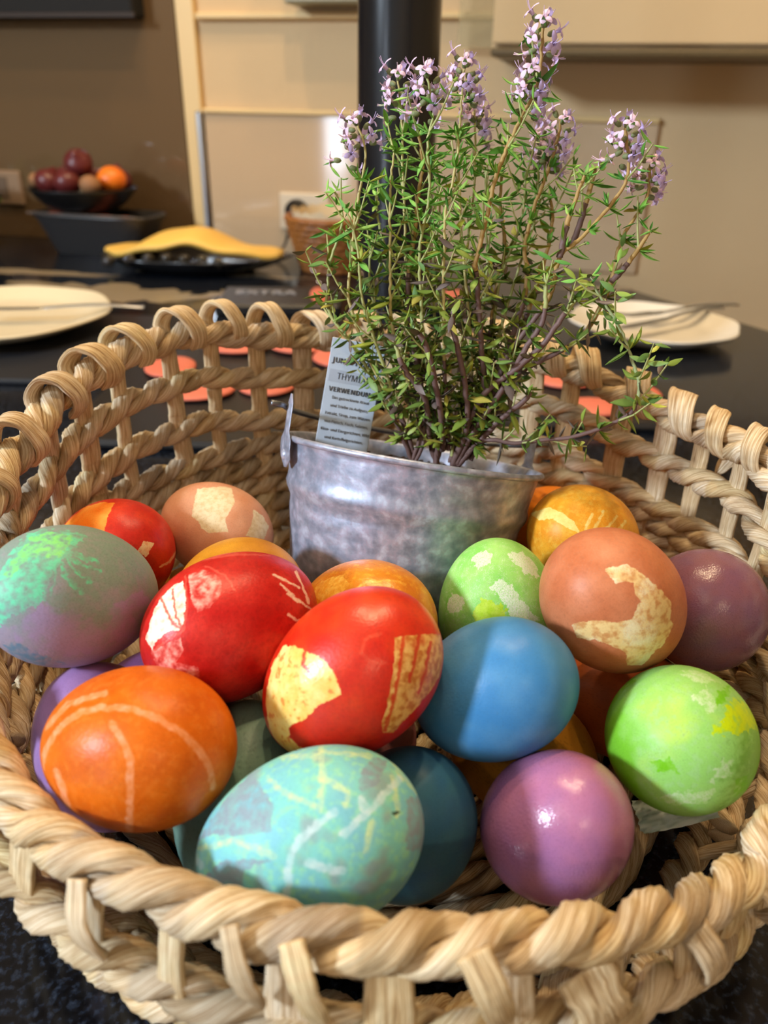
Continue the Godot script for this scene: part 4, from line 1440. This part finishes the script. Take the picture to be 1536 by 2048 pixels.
func shell_color(key: String, p: Vector3, n1: float, n2: float, n3: float, qx: float, qy: float) -> Color:
	match key:
		"1":
			var c := c8(134, 156, 146).lerp(c8(156, 148, 168), smoothstep(-40.0, 130.0, qy + 140.0 * n1))
			return c.lerp(c8(172, 150, 166), clampf(0.5 * n2 + 0.1, 0, 0.4)).darkened(0.12 * absf(n3))
		"2": return c8(190, 36, 24).lerp(c8(214, 62, 34), clampf(n1 + 0.3, 0, 1)).darkened(0.12 * absf(n2))
		"3": return c8(214, 158, 124).lerp(c8(204, 140, 104), clampf(n1 + 0.4, 0, 1))
		"4": return c8(204, 142, 40).lerp(c8(188, 122, 30), clampf(n1 + 0.4, 0, 1))
		"4b": return c8(206, 142, 36)
		"5": return c8(190, 30, 26).lerp(c8(214, 54, 44), clampf(n1 + 0.45, 0, 1)).darkened(0.16 * absf(n2))
		"6": return c8(222, 140, 22).lerp(c8(202, 112, 18), clampf(n1 + 0.35, 0, 1)).lerp(c8(236, 180, 60), clampf(n2, 0, 0.6))
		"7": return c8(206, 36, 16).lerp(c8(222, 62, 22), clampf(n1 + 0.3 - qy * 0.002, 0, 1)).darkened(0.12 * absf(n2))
		"8": return c8(128, 200, 86).lerp(c8(160, 212, 110), clampf(n1 + 0.4, 0, 1)).lerp(c8(212, 226, 200), clampf(n3 * 1.2 - 0.1 + n2 * 0.6, 0, 0.6))
		"9": return c8(242, 170, 50).lerp(c8(228, 144, 34), clampf(n1 * 1.2 + 0.4, 0, 1)).lerp(c8(242, 190, 84), clampf(n2, 0, 0.5))
		"10": return c8(192, 110, 70).lerp(c8(206, 128, 88), clampf(n1 + 0.4, 0, 1)).lerp(c8(228, 180, 150), clampf((n3 - 0.38) * 3.0, 0, 0.5) * float(qy < -60.0)).darkened(0.08 * absf(n2))
		"11": return c8(136, 88, 104).lerp(c8(126, 86, 116), clampf(n1 + 0.4, 0, 1))
		"12": return c8(64, 128, 182).lerp(c8(84, 142, 188), clampf(n1 + 0.3, 0, 1)).lightened(0.08 * clampf(n3, 0, 1))
		"13": return c8(224, 110, 20).lerp(c8(206, 92, 14), clampf(n1 + 0.4, 0, 1)).lerp(c8(232, 134, 58), clampf(n2 * 0.8, 0, 0.35)).darkened(0.1 * absf(n3))
		"14":
			var c := c8(128, 206, 196).lerp(c8(122, 190, 204), clampf(n1 * 1.6 + 0.5, 0, 1))
			c = c.lerp(c8(150, 216, 178), clampf(n2 * 1.8, 0, 0.8))
			return c.lerp(c8(140, 160, 166), clampf(n1 * -2.2 - 0.45, 0, 0.8))
		"15": return c8(50, 96, 128).lerp(c8(58, 104, 122), clampf(n1 + 0.4, 0, 1))
		"16": return c8(176, 112, 148).lerp(c8(164, 108, 154), clampf(n1 + 0.4, 0, 1))
		"17": return c8(148, 206, 104).lerp(c8(178, 216, 96), clampf(0.75 - Vector2(qx + 20, qy + 20).length() / 140.0 + n1, 0, 1)).lerp(c8(160, 206, 140), clampf(n2 * 1.2, 0, 0.5)).lerp(c8(112, 188, 36), 0.8 * smoothstep(-95.0, -185.0, qx - 0.35 * qy + 80.0 * n1)).lerp(c8(116, 176, 60), 0.75 * smoothstep(120.0, 200.0, qx + 0.3 * qy + 90.0 * n2)).darkened(0.06 * absf(n3))
		"18": return c8(174, 134, 188).lerp(c8(164, 124, 180), clampf(n1 + 0.4, 0, 1))
		"18b": return c8(92, 62, 106)
		"19": return c8(104, 132, 116).lerp(c8(92, 120, 110), clampf(n1 + 0.4, 0, 1))
		"20": return c8(190, 120, 122)
		"21": return c8(180, 88, 40).lerp(c8(160, 76, 34), clampf(n1 + 0.4, 0, 1))
		"22": return c8(196, 132, 44)
		"9b": return c8(226, 128, 26)
	return Color.WHITE


func mark_color(key: String, mark: String, base: Color, n1: float, n2: float, n3: float) -> Color:
	var m := key + mark
	match m:
		"7cream": return c8(246, 220, 140).lerp(c8(238, 188, 88), clampf(n1 * 1.5 + 0.35 + n2 * 0.5, 0, 1)).lerp(c8(206, 84, 30), clampf((n2 - 0.25) * 2.2, 0, 0.5))
		"7cream2": return c8(236, 184, 104).lerp(c8(200, 118, 46), clampf(n2 * 1.6 + 0.3, 0, 1)).lerp(c8(206, 70, 30), clampf((n1 - 0.1) * 2.0, 0, 0.6))
		"7red": return c8(206, 60, 24)
		"7faint": return base.lerp(c8(236, 150, 120), 0.45 * clampf(n3 + 0.5, 0, 1))
		"5white": return c8(246, 230, 208).lerp(c8(234, 166, 138), clampf(n2 * 1.4, 0, 0.8))
		"5pink": return base.lerp(c8(240, 178, 160), clampf(0.55 + n2 * 0.9, 0.1, 0.95))
		"5red": return c8(206, 84, 66)
		"5faint": return base.lerp(c8(232, 130, 104), 0.5)
		"2amber": return c8(224, 112, 28).lerp(c8(236, 160, 70), clampf(n1 + 0.4, 0, 1))
		"2cream": return c8(236, 196, 150).lerp(c8(220, 120, 80), clampf(n2, 0, 0.6))
		"3cream": return c8(226, 208, 170).lerp(c8(206, 178, 130), clampf(n2 + 0.2, 0, 0.8))
		"6gold": return base.lerp(c8(244, 204, 100), 0.5 + 0.5 * n2)
		"8white": return base.lerp(c8(220, 226, 206), clampf(0.8 + n3 * 0.9, 0.2, 1))
		"8lime": return c8(172, 208, 44).lerp(c8(190, 216, 80), clampf(n2 + 0.4, 0, 1))
		"9cream": return base.lerp(c8(246, 224, 140), 0.8 + 0.2 * n2)
		"10cream": return c8(232, 196, 132).lerp(c8(204, 140, 82), clampf(n2 * 1.5 + 0.25, 0, 0.9)).lerp(c8(240, 226, 190), clampf((n1 * 1.4 + n3 * 0.6) * 1.4, 0, 0.8))
		"13pink": return base.lerp(c8(238, 164, 128), 0.72 + 0.2 * n2)
		"14pale": return base.lerp(c8(206, 224, 172), 0.58 + 0.4 * n2)
		"14white": return base.lerp(c8(204, 226, 232), 0.75 + 0.25 * n2)
		"14grey": return base.lerp(c8(136, 156, 168), clampf(0.78 + n2 * 0.9, 0.15, 1))
		"14speck": return c8(44, 58, 48)
		"1mint": return base.lerp(c8(108, 214, 170), clampf(0.62 + n2 * 0.9, 0.05, 0.95))
		"1lime": return base.lerp(c8(134, 222, 124), clampf(0.5 + n2 * 1.2, 0, 0.95))
		"1lilac": return base.lerp(c8(160, 142, 182), clampf(0.5 + n1 + n2 * 0.4, 0, 0.8))
		"1blue": return base.lerp(c8(84, 128, 158), clampf(0.5 + n2, 0, 0.8))
		"17green": return base.lerp(c8(112, 188, 24), clampf(0.7 + n2, 0.1, 0.95))
		"17yellow": return base.lerp(c8(190, 216, 14), clampf(0.85 + n2, 0.2, 1))
		"17white": return base.lerp(c8(206, 224, 186), clampf(0.45 + n3 + n2 * 0.5, 0, 0.9))
	return base


# ---------------------------------------------------------------- things behind

func build_pole() -> void:
	var g := Shape.new()
	g.lathe(PackedVector2Array([Vector2(0.0, 0.0), Vector2(0.033, 0.0), Vector2(0.0335, 0.004), Vector2(0.032, 0.006), Vector2(0.0296, 0.0065), Vector2(0.0296, 1.6), Vector2(0.0, 1.6)]), 64)
	var p := put("support_pole", g.done(true, false), mats.black_lacquer)
	p.position = Vector3(0.004, 0.0, -0.40)
	tag(p, "round glossy black support pole rising behind the thyme plant", "pole")


func build_background() -> void:
	# extractor hood at the top left
	var hood := thing("extractor_hood", "dark extractor hood over the shade-darkened splashback at the top left", "extractor hood")
	put("body", wall_box(-1.2, -0.395, 0.338, 0.42, 0.0, 0.045, 0.003), mats.hood_black, hood)
	put("edge_strip", wall_box(-1.2, -0.39, 0.336, 0.343, 0.045, 0.05, 0.001), mat("hood_edge", c8(46, 34, 26), 0.7), hood)
	# wall cabinet at the top right
	var cab := thing("wall_cabinet", "glossy beige wall cabinet at the top right above the white plate", "cabinet")
	put("body", wall_box(0.165, 1.4, 0.292, 0.9, 0.0, 0.16, 0.002), mats.cabinet_lacquer, cab)
	put("front_panel", wall_box(0.166, 0.62, 0.297, 0.9, 0.161, 0.172, 0.002), mats.cabinet_lacquer, cab)
	put("front_panel", wall_box(0.623, 1.1, 0.297, 0.9, 0.161, 0.172, 0.002), mats.cabinet_lacquer, cab)
	put("bottom_rail", wall_box(0.165, 1.4, 0.284, 0.2925, 0.0, 0.172, 0.002), mats.cabinet_edge, cab)
	# open glass flap leaning out beside the cabinet
	var glass := mat("smoked_glass", Color(0.74, 0.68, 0.52, 0.3), 0.2)
	glass.metallic_specular = 0.2
	glass.transparency = BaseMaterial3D.TRANSPARENCY_ALPHA
	var flap := Shape.new()
	var bs := Basis(WALL_DIR, Vector3.UP, WALL_OUT)
	var o := Vector3(0, 0, -1.09)
	var a := o + bs * Vector3(0.10, 0.30, 0.02)
	var b := o + bs * Vector3(0.175, 0.30, 0.06)
	var c := o + bs * Vector3(0.30, 0.40, 0.17)
	var d := o + bs * Vector3(0.10, 0.40, 0.02)
	var th := WALL_OUT * 0.004
	flap.quad(d + th, c + th, b + th, a + th); flap.quad(a, b, c, d)
	flap.quad(a + th, b + th, b, a); flap.quad(b + th, c + th, c, b); flap.quad(c + th, d + th, d, c); flap.quad(d + th, a + th, a, d)
	tag(put("glass_flap", flap.done(false), glass), "smoked glass flap standing out beside the beige wall cabinet", "glass panel")
	var box2 := put("wall_box", wall_box(-0.148, 0.0, 0.352, 0.5, 0.0, 0.06, 0.003), mat("sage_lacquer", c8(150, 142, 112), 0.35))
	tag(box2, "sage grey box on the wall behind the black pole, cut by the top edge", "wall box")
	# outlets
	var so := thing("wall_socket", "white wall socket with a black plug above the brown woven basket", "socket")
	put("plate", wall_box(-0.185, -0.098, 0.038, 0.097, 0.008, 0.014, 0.003), mat("socket_plate", c8(214, 196, 168), 0.4), so)
	put("plug", plug_mesh(-0.153, 0.070), mats.black_plastic, so)
	var cord := Shape.new()
	var cw := []
	for q in [[-0.153, 0.067, 0.045], [-0.156, 0.045, 0.052], [-0.165, 0.02, 0.05], [-0.175, 0.006, 0.07], [-0.20, 0.004, 0.08]]:
		cw.append(o + bs * Vector3(q[0], q[1], q[2]))
	var cp := curve(cw, 6)
	var cn := PackedVector3Array()
	for p in cp: cn.append(WALL_OUT)
	cord.sweep(cp, cn, ellipse(0.0022, 0.0022, 8), same)
	put("plug_cord", cord.done(), mats.black_plastic, so)
	var s2 := thing("wall_socket", "pale wall socket on the shade-darkened splashback above the salad bowl", "socket")
	put("plate", wall_box(-0.76, -0.668, 0.055, 0.112, 0.008, 0.014, 0.003), mat("brown_socket", c8(150, 122, 96), 0.4), s2)
	put("insert", wall_box(-0.735, -0.695, 0.066, 0.102, 0.014, 0.0155, 0.001), mat("brown_insert", c8(110, 90, 72), 0.4), s2)
	build_dishes()
	build_packs()
	build_plates()


func plug_mesh(u: float, y: float) -> ArrayMesh:
	var g := Shape.new()
	var at := Vector3(0, 0, -1.09) + WALL_DIR * u + Vector3.UP * y + WALL_OUT * 0.014
	g.lathe(PackedVector2Array([Vector2(0.0175, 0.0), Vector2(0.018, 0.01), Vector2(0.0165, 0.018), Vector2(0.010, 0.021), Vector2(0.008, 0.034), Vector2(0.0, 0.035)]), 24, Transform3D(Basis(WALL_DIR, WALL_OUT, WALL_DIR.cross(WALL_OUT)), at))
	return g.done()


func bowl(r: float, h: float, foot: float, wall := 0.004, sq := 0.0) -> ArrayMesh:
	var g := Shape.new()
	var p := PackedVector2Array([Vector2(0, 0), Vector2(foot, 0), Vector2(foot * 1.05, 0.003)])
	for i in 10:
		var t := (i + 1) / 10.0
		p.append(Vector2(lerpf(foot * 1.05, r, pow(t, 0.75)), lerpf(0.003, h, pow(t, 1.25))))
	p.append(Vector2(r - wall * 0.4, h + 0.0015))
	for i in 9:
		var t := 1.0 - (i + 1) / 10.0
		p.append(Vector2(lerpf(foot * 1.05, r, pow(t, 0.75)) - wall, lerpf(0.003, h, pow(t, 1.25)) + wall * 0.3))
	p.append(Vector2(0, 0.006))
	var w := func(a: float, _i: int) -> Vector2: return Vector2(sq * r * cos(4.0 * a) * -0.06, 0)
	g.lathe(p, 48, Transform3D(), w)
	return g.done()


func build_dishes() -> void:
	var dish := thing("oblong_dish", "dark grey oblong dish under the onion bowl, before the shade-darkened splashback", "dish", Vector3(-0.472, 0, -1.085))
	dish.rotation.y = -0.22
	var dm := mat("dark_stoneware", c8(52, 50, 50), 0.35)
	var g := Shape.new()
	for prof in [1]:
		var rows := [[0.078, 0.030, 0.0], [0.080, 0.032, 0.003], [0.100, 0.050, 0.054], [0.1055, 0.0555, 0.060], [0.1055, 0.0555, 0.064], [0.102, 0.052, 0.0645], [0.097, 0.047, 0.056], [0.078, 0.030, 0.008], [0.0, 0.0, 0.007]]
		for q in rows:
			for j in 49:
				var a := TAU * (j % 48) / 48
				var c := cos(a); var s := sin(a)
				g.vert(Vector3(signf(c) * pow(absf(c), 0.55) * q[0], q[2], -signf(s) * pow(absf(s), 0.55) * q[1]))
		g.grid(0, rows.size(), 49)
	put("body", g.done(), dm, dish)
	put("lit_rim_strip", boxed(Vector3(0, 0.0655, 0.0535), Vector3(0.19, 0.003, 0.004), 0.001), mat("lit_rim_strip", c8(104, 92, 84), 0.3), dish)  # light along the front rim, put into a paler strip
	for k in 4:
		var lid := put("food_piece", lump(Vector3(0.020, 0.006, 0.016), k * 3.0, 0.4, 4.0, 14), mat("coral_food", c8(206, 96, 66), 0.5), dish)
		lid.position = Vector3(-0.06 + 0.04 * k, 0.0585, 0.030)
	var at := Vector3(-0.492, 0.0665, -1.085)
	var ob := thing("onion_bowl", "black bowl heaped with red onions and a tangerine at the left", "bowl", at)
	put("body", bowl(0.083, 0.034, 0.044), mats.black_plastic, ob)
	var skin := mat("onion_skin", c8(96, 34, 34), 0.35)
	var spots := [[-0.047, 0.043, 0.018, 0.0215], [-0.008, 0.044, 0.042, 0.0205], [-0.002, 0.070, 0.000, 0.0225], [0.048, 0.043, -0.032, 0.0215], [-0.041, 0.042, -0.033, 0.021], [0.005, 0.041, -0.047, 0.020]]
	var names := ["red onion at the left end of the black bowl", "red onion in the front middle of the black bowl", "topmost red onion of the heap in the black bowl", "dark red onion behind the tangerine in the black bowl", "red onion at the back left of the black bowl", "red onion at the back of the heap behind the topmost one"]
	for k in spots.size():
		var s: Array = spots[k]
		var og := Shape.new()
		var pr := PackedVector2Array()
		for i in 15:
			var t := PI * i / 14.0
			var rr: float = sin(t) * s[3]
			var y: float = -cos(t) * s[3] * 0.86
			if t > 2.7: y += s[3] * 0.35 * (t - 2.7) / 0.44
			pr.append(Vector2(rr, y))
		og.lathe(pr, 20)
		var on := put("red_onion", og.done(), skin)
		on.position = at + Vector3(s[0], s[1], s[2])
		on.rotation = Vector3(rng.randf_range(-0.7, 0.7), rng.randf(), rng.randf_range(-0.7, 0.7))
		tag(on, names[k], "onion", "red onions in the black bowl")
	var pt := put("potato", lump(Vector3(0.017, 0.014, 0.014), 9.0, 0.25, 2.0), mat("potato_skin", c8(150, 104, 66), 0.7))
	pt.position = at + Vector3(0.029, 0.044, 0.050)
	tag(pt, "brown potato beside the tangerine in the black bowl", "potato")
	var pt2 := put("potato", lump(Vector3(0.014, 0.012, 0.013), 13.0, 0.25, 2.0), mats.potato_skin)
	pt2.position = at + Vector3(-0.074, 0.044, -0.006)
	tag(pt2, "small brown potato at the left rim of the black bowl", "potato")
	var tg := put("tangerine", lump(Vector3(0.0225, 0.020, 0.0225), 5.0, 0.06, 6.0, 24), mat("tangerine_peel", c8(236, 120, 24), 0.42))
	tg.position = at + Vector3(0.052, 0.048, 0.014)
	tag(tg, "bright orange tangerine on the right side of the black bowl", "tangerine")
	# salad bowl cut by the left edge
	var sat := Vector3(-0.735, 0, -1.11)
	var sb := thing("salad_bowl", "black bowl of green salad cut by the left edge of the view", "bowl", sat)
	put("body", bowl(0.088, 0.082, 0.035), mats.black_plastic, sb)
	var lf := Shape.new()
	for k in 60:
		var a := rng.randf() * TAU
		var r := sqrt(rng.randf()) * 0.068
		var q := Vector3(cos(a) * r, 0.078 + 0.030 * (1.0 - r / 0.07) + rng.randf() * 0.012, sin(a) * r)
		var b := Basis(Vector3(rng.randf() - 0.5, 1, rng.randf() - 0.5).normalized(), rng.randf() * TAU) * Basis(Vector3.RIGHT, rng.randf_range(-0.9, 0.9))
		var at2 := lf.v.size()
		for i in 4:
			for j in 4:
				var x := (j - 1.5) * 0.011; var zz := (i - 1.5) * 0.012
				lf.vert(q + b * Vector3(x, 0.005 * sin(i * 2.1 + k) * cos(j * 1.9), zz))
		lf.grid(at2, 4, 4)
	var green := mat("lettuce", c8(112, 150, 50), 0.5)
	put("salad_leaves", lf.done(), green, sb).set_meta("kind", "stuff")
	# brown bread basket with a paper lining
	var bat := Vector3(-0.085, 0, -0.985)
	var bb := thing("bread_basket", "small brown woven basket with a paper lining, below the wall socket", "basket", bat)
	var wick := mat("brown_wicker", c8(150, 92, 40), 0.5)
	for i in 9:
		var y := 0.005 + 0.0088 * i
		var rg := Shape.new()
		var r := lerpf(0.048, 0.069, i / 8.0)
		var pp := PackedVector3Array(); var nn := PackedVector3Array()
		for j in 65:
			var a := TAU * (j % 64) / 64
			pp.append(Vector3(cos(a) * (r + 0.0018 * sin(a * 20.0 + PI * i)), y, sin(a) * (r + 0.0018 * sin(a * 20.0 + PI * i))))
			nn.append(Vector3(cos(a), 0, sin(a)))
		rg.sweep(pp, nn, ellipse(0.0042, 0.005, 8), same, 1.0, PackedColorArray(), false)
		put("woven_row", rg.done(), wick, bb)
	put("base", lathed([[0.0, 0.001], [0.046, 0.001], [0.046, 0.005], [0.0, 0.005]], 32), wick, bb)
	var pap := Shape.new()
	for i in 6:
		for j in 61:
			var a := TAU * (j % 60) / 60
			var t := i / 5.0
			var r := lerpf(0.050, 0.0625, t)
			var up: float = 0.020 + 0.062 * t + (0.010 * t * (0.5 + noise_b.get_noise_1d(cos(a) * 20.0 + 40.0)) if cos(a) < 0.2 else 0.0)
			pap.vert(Vector3(cos(a) * r, up, -sin(a) * r))
	pap.grid(0, 6, 61)
	put("paper_lining", pap.done(), mat("lining_paper", c8(222, 200, 160), 0.8), bb)


func lathed(prof: Array, seg := 48) -> ArrayMesh:
	var p := PackedVector2Array()
	for q in prof: p.append(Vector2(q[0], q[1]))
	var g := Shape.new()
	g.lathe(p, seg)
	return g.done()


func build_packs() -> void:
	# black food packs on the worktop behind the basket
	var black := mat("pack_black", c8(16, 16, 20), 0.45)
	var coral := mat("pack_salmon", c8(214, 112, 88), 0.5)
	var white := mat("pack_print", c8(140, 140, 146), 0.6)
	var a := thing("food_pack", "black food pack with white lettering behind the basket rim, left of the pole", "food pack", Vector3(-0.135, 0.0, -0.735))
	a.rotation.y = 0.05
	put("carton", boxed(Vector3(0, 0.007, 0), Vector3(0.150, 0.014, 0.105), 0.003), black, a)
	var face := Basis(Vector3.RIGHT, deg_to_rad(-90.0))
	for l in [["EXTRA", -0.014, 0.026]]:
		lettering(a, l[0], Vector3(-0.020, 0.0142, l[1]), l[2], true, white)
		a.get_child(a.get_child_count() - 1).basis = face.scaled(Vector3.ONE * l[2] / 0.032)
	put("picture", lump(Vector3(0.011, 0.003, 0.040), 2.0, 0.5, 5.0, 18), coral, a).position = Vector3(0.049, 0.014, -0.002)
	var c := thing("food_pack", "second black food pack behind the pole and the thyme", "food pack", Vector3(0.035, 0.0, -0.755))
	put("carton", boxed(Vector3(0, 0.007, 0), Vector3(0.160, 0.014, 0.110), 0.003), black, c)
	put("picture", lump(Vector3(0.013, 0.003, 0.030), 4.0, 0.5, 5.0, 18), coral, c).position = Vector3(0.052, 0.014, 0.0)
	# flat open pack of pink slices close behind the basket
	var d := thing("slice_tray", "flat black tray of coral pink slices lying behind the basket wall", "food tray", Vector3(-0.045, 0.0, -0.415))
	put("tray", boxed(Vector3(-0.08, 0.004, 0.0), Vector3(0.24, 0.008, 0.28), 0.003), black, d)
	var k := 0
	for s in [[-0.105, -0.10, 0.034, 0.026], [-0.045, -0.105, 0.026, 0.024], [0.004, -0.07, 0.026, 0.030], [-0.120, 0.03, 0.032, 0.030], [-0.06, 0.02, 0.026, 0.028], [-0.155, -0.03, 0.026, 0.032]]:
		var sl := put("pink_slice", lump(Vector3(s[2], 0.0045, s[3]), k * 2.3, 0.35, 3.0, 20), coral, d)
		sl.position = Vector3(s[0], 0.0115, s[1])
		k += 1
	var e := thing("slice_tray", "small black tray of coral pink slices seen through the right of the basket", "food tray", Vector3(0.185, 0.0, -0.40))
	put("tray", boxed(Vector3(0, 0.004, 0), Vector3(0.12, 0.008, 0.14), 0.003), black, e)
	for s in [[-0.025, -0.03, 0.026, 0.022], [0.028, 0.0, 0.024, 0.026], [-0.015, 0.04, 0.028, 0.020]]:
		var sl := put("pink_slice", lump(Vector3(s[2], 0.0045, s[3]), k * 2.3, 0.35, 3.0, 20), coral, e)
		sl.position = Vector3(s[0], 0.0115, s[1])
		k += 1


func plate_mesh(r: float, waves: int, amp: float) -> ArrayMesh:
	var g := Shape.new()
	var p := [[0.0, 0.0], [0.60, 0.0], [0.64, 0.004], [0.80, 0.007], [1.0, 0.017], [1.005, 0.019], [0.985, 0.0195], [0.80, 0.011], [0.66, 0.007], [0.0, 0.006]]
	var pp := PackedVector2Array()
	for q in p: pp.append(Vector2(q[0] * r, q[1]))
	var w := func(a: float, i: int) -> Vector2:
		var k := clampf((pp[i].x / r - 0.6) / 0.4, 0, 1)
		return Vector2(amp * r * k * cos(waves * a), 0.10 * amp * r * k * cos(waves * a + 0.6))
	g.lathe(pp, 96, Transform3D(), w)
	return g.done()


func cutlery(n: String, label: String, at: Vector3, yaw: float, pitch: float, fork: bool) -> void:
	var o := thing(n, label, "cutlery", at)
	o.basis = Basis(Vector3.UP, yaw) * Basis(Vector3(0, 0, 1), pitch)
	var h := Shape.new()
	var pts := PackedVector3Array(); var nr := PackedVector3Array()
	for i in 12:
		pts.append(Vector3(-0.005 + 0.105 * i / 11.0, 0.003 * sin(PI * i / 11.0), 0)); nr.append(Vector3.UP)
	h.sweep(pts, nr, ellipse(0.0014, 0.0048, 10), func(t: float) -> Vector2: return Vector2(1, 0.62 + 0.5 * t))
	put("handle", h.done(), mats.steel, o)
	var b := Shape.new()
	pts = PackedVector3Array(); nr = PackedVector3Array()
	for i in 10:
		pts.append(Vector3(-0.085 + 0.082 * i / 9.0, 0.0, 0)); nr.append(Vector3.UP)
	if fork:
		b.sweep(pts.slice(6), nr.slice(6), ellipse(0.001, 0.009, 10), func(t: float) -> Vector2: return Vector2(1, 1.0 - 0.65 * t))
		for k in 4:
			var z := (k - 1.5) * 0.0045
			var tp := PackedVector3Array([Vector3(-0.085, 0.004, z), Vector3(-0.06, 0.0, z), Vector3(-0.030, 0.0, z)])
			put("tine", _tine(tp), mats.steel, o)
	else:
		b.sweep(pts, nr, ellipse(0.0009, 0.0075, 10), func(t: float) -> Vector2: return Vector2(1, sqrt(clampf(t * 5.0 + 0.05, 0, 1)) * (1.0 - 0.3 * t)))
	put("neck" if fork else "blade", b.done(), mats.steel, o)


func _tine(tp: PackedVector3Array) -> ArrayMesh:
	var s := Shape.new()
	s.sweep(tp, PackedVector3Array([Vector3.UP, Vector3.UP, Vector3.UP]), ellipse(0.0008, 0.0012, 6), func(t: float) -> Vector2: return Vector2.ONE * (0.5 + 0.5 * t))
	return s.done()


func build_plates() -> void:
	var w := put("white_plate", plate_mesh(0.092, 8, 0.02), mats.white_porcelain)
	w.position = Vector3(0.298, 0.0, -0.625)
	tag(w, "white porcelain plate with a scalloped rim at the right behind the basket", "plate")
	cutlery("table_knife", "steel table knife lying across the white plate at the right", Vector3(0.315, 0.0215, -0.625), 0.62, 0.0, false)
	cutlery("table_fork", "steel table fork on the white plate at the right, behind the knife", Vector3(0.330, 0.0215, -0.660), 0.42, 0.0, true)
	var mt := put("slate_mat", boxed(Vector3(0, 0.003, 0), Vector3(0.36, 0.006, 0.24), 0.002), mat("slate", c8(34, 36, 42), 0.35))
	mt.position = Vector3(-0.44, 0.0, -0.535)
	tag(mt, "dark slate mat under the cream plate at the left", "place mat")
	var lp := put("cream_plate", plate_mesh(0.122, 7, 0.015), mat("cream_porcelain", c8(230, 216, 184), 0.2))
	lp.position = Vector3(-0.425, 0.0065, -0.585)
	tag(lp, "large cream plate on the dark mat at the left edge", "plate")
	cutlery("table_knife", "steel table knife lying across the cream plate at the left", Vector3(-0.365, 0.0285, -0.585), 0.14, 0.0, false)
	# dark wavy plate with a folded yellow slab and olives
	var py := put("dark_plate", plate_mesh(0.140, 9, 0.03), mat("dark_glaze", c8(38, 38, 40), 0.2))
	py.position = Vector3(-0.290, 0.0, -0.962)
	py.scale = Vector3(1.0, 1.3, 0.62)
	tag(py, "dark oval plate with a wavy rim before the steel wall edge", "plate")
	var ys := Shape.new()
	var nx := 40; var nz := 14
	for side in 2:
		for i in nx:
			for j in nz:
				var u := float(i) / (nx - 1); var v := float(j) / (nz - 1)
				var hw := 0.052 * pow(sin(PI * clampf(u * 0.94 + 0.03, 0, 1)), 0.55)
				var x := lerpf(-0.140, 0.128, u)
				var z := (v - 0.5) * 2.0 * hw
				var top := 0.018 + 0.034 * exp(-pow((u - 0.48) / 0.26, 2.0)) * (1.0 - 0.45 * pow(absf(v - 0.5) * 2.0, 2.0)) + 0.002 * sin(u * 22.0 + v * 3.0)
				ys.vert(Vector3(x, top - (0.0 if side == 0 else 0.007), z))
	for i in nx - 1:
		for j in nz - 1:
			var p := i * nz + j
			ys.tri(p, p + nz, p + 1); ys.tri(p + 1, p + nz, p + nz + 1)
			var q := nx * nz + p
			ys.tri(q, q + 1, q + nz); ys.tri(q + 1, q + nz + 1, q + nz)
	for j in nz - 1:
		for e in [0, nx - 1]:
			var p: int = e * nz + j
			var q := nx * nz + p
			if e == 0:
				ys.tri(p, p + 1, q); ys.tri(p + 1, q + 1, q)
			else:
				ys.tri(p, q, p + 1); ys.tri(p + 1, q, q + 1)
	for i in nx - 1:
		for e in [0, nz - 1]:
			var p: int = i * nz + e
			var q := nx * nz + p
			if e == 0:
				ys.tri(p, q, p + nz); ys.tri(p + nz, q, q + nz)
			else:
				ys.tri(p, p + nz, q); ys.tri(p + nz, q + nz, q)
	var yc := put("yellow_slab", ys.done(), mat("pale_cheese", c8(238, 192, 92), 0.5))
	yc.position = Vector3(-0.290, 0.008, -0.980)
	tag(yc, "smooth yellow folded slab draped over the dark oval plate", "food")
	var where := ["leftmost on the dark plate", "second from the left on the dark plate", "third from the left on the dark plate", "fourth from the left on the dark plate", "fifth from the left on the dark plate", "sixth from the left on the dark plate", "rightmost on the dark plate"]
	for k in 7:
		var ol := put("olive", lump(Vector3(0.0095, 0.008, 0.008), k * 1.7, 0.05, 3.0, 14), mat("olive_skin", c8(40, 36, 30), 0.08))
		ol.position = Vector3(-0.400 + 0.026 * k, 0.0245 - 0.0006 * absf(k - 3), -0.908 + 0.002 * absf(k - 3.0) * absf(k - 3.0))
		tag(ol, "shiny dark olive before the yellow slab, " + where[k], "olive", "olives on the dark plate")


func build_small_things() -> void:
	# crumpled white paper under the lime green egg
	var g := Shape.new()
	var n := 16
	for i in n:
		for j in n:
			var u := float(i) / (n - 1) - 0.5; var v := float(j) / (n - 1) - 0.5
			var y := 0.0022 * noise_c.get_noise_2d(u * 6.0, v * 6.0) + 0.012 * u * u
			g.vert(Vector3(u * 0.026, y, v * 0.010))
	for i in n - 1:
		for j in n - 1:
			var p := i * n + j
			g.tri(p, p + n, p + 1); g.tri(p + 1, p + n, p + n + 1)
	var t := put("paper_scrap", g.done(), mat("tissue", c8(214, 222, 216), 0.8))
	t.position = Vector3(0.0930, 0.0339, 0.0725)
	t.rotation = Vector3(0.5, 0.25, 0.1)
	tag(t, "crumpled white paper scrap under the lime green egg", "paper")
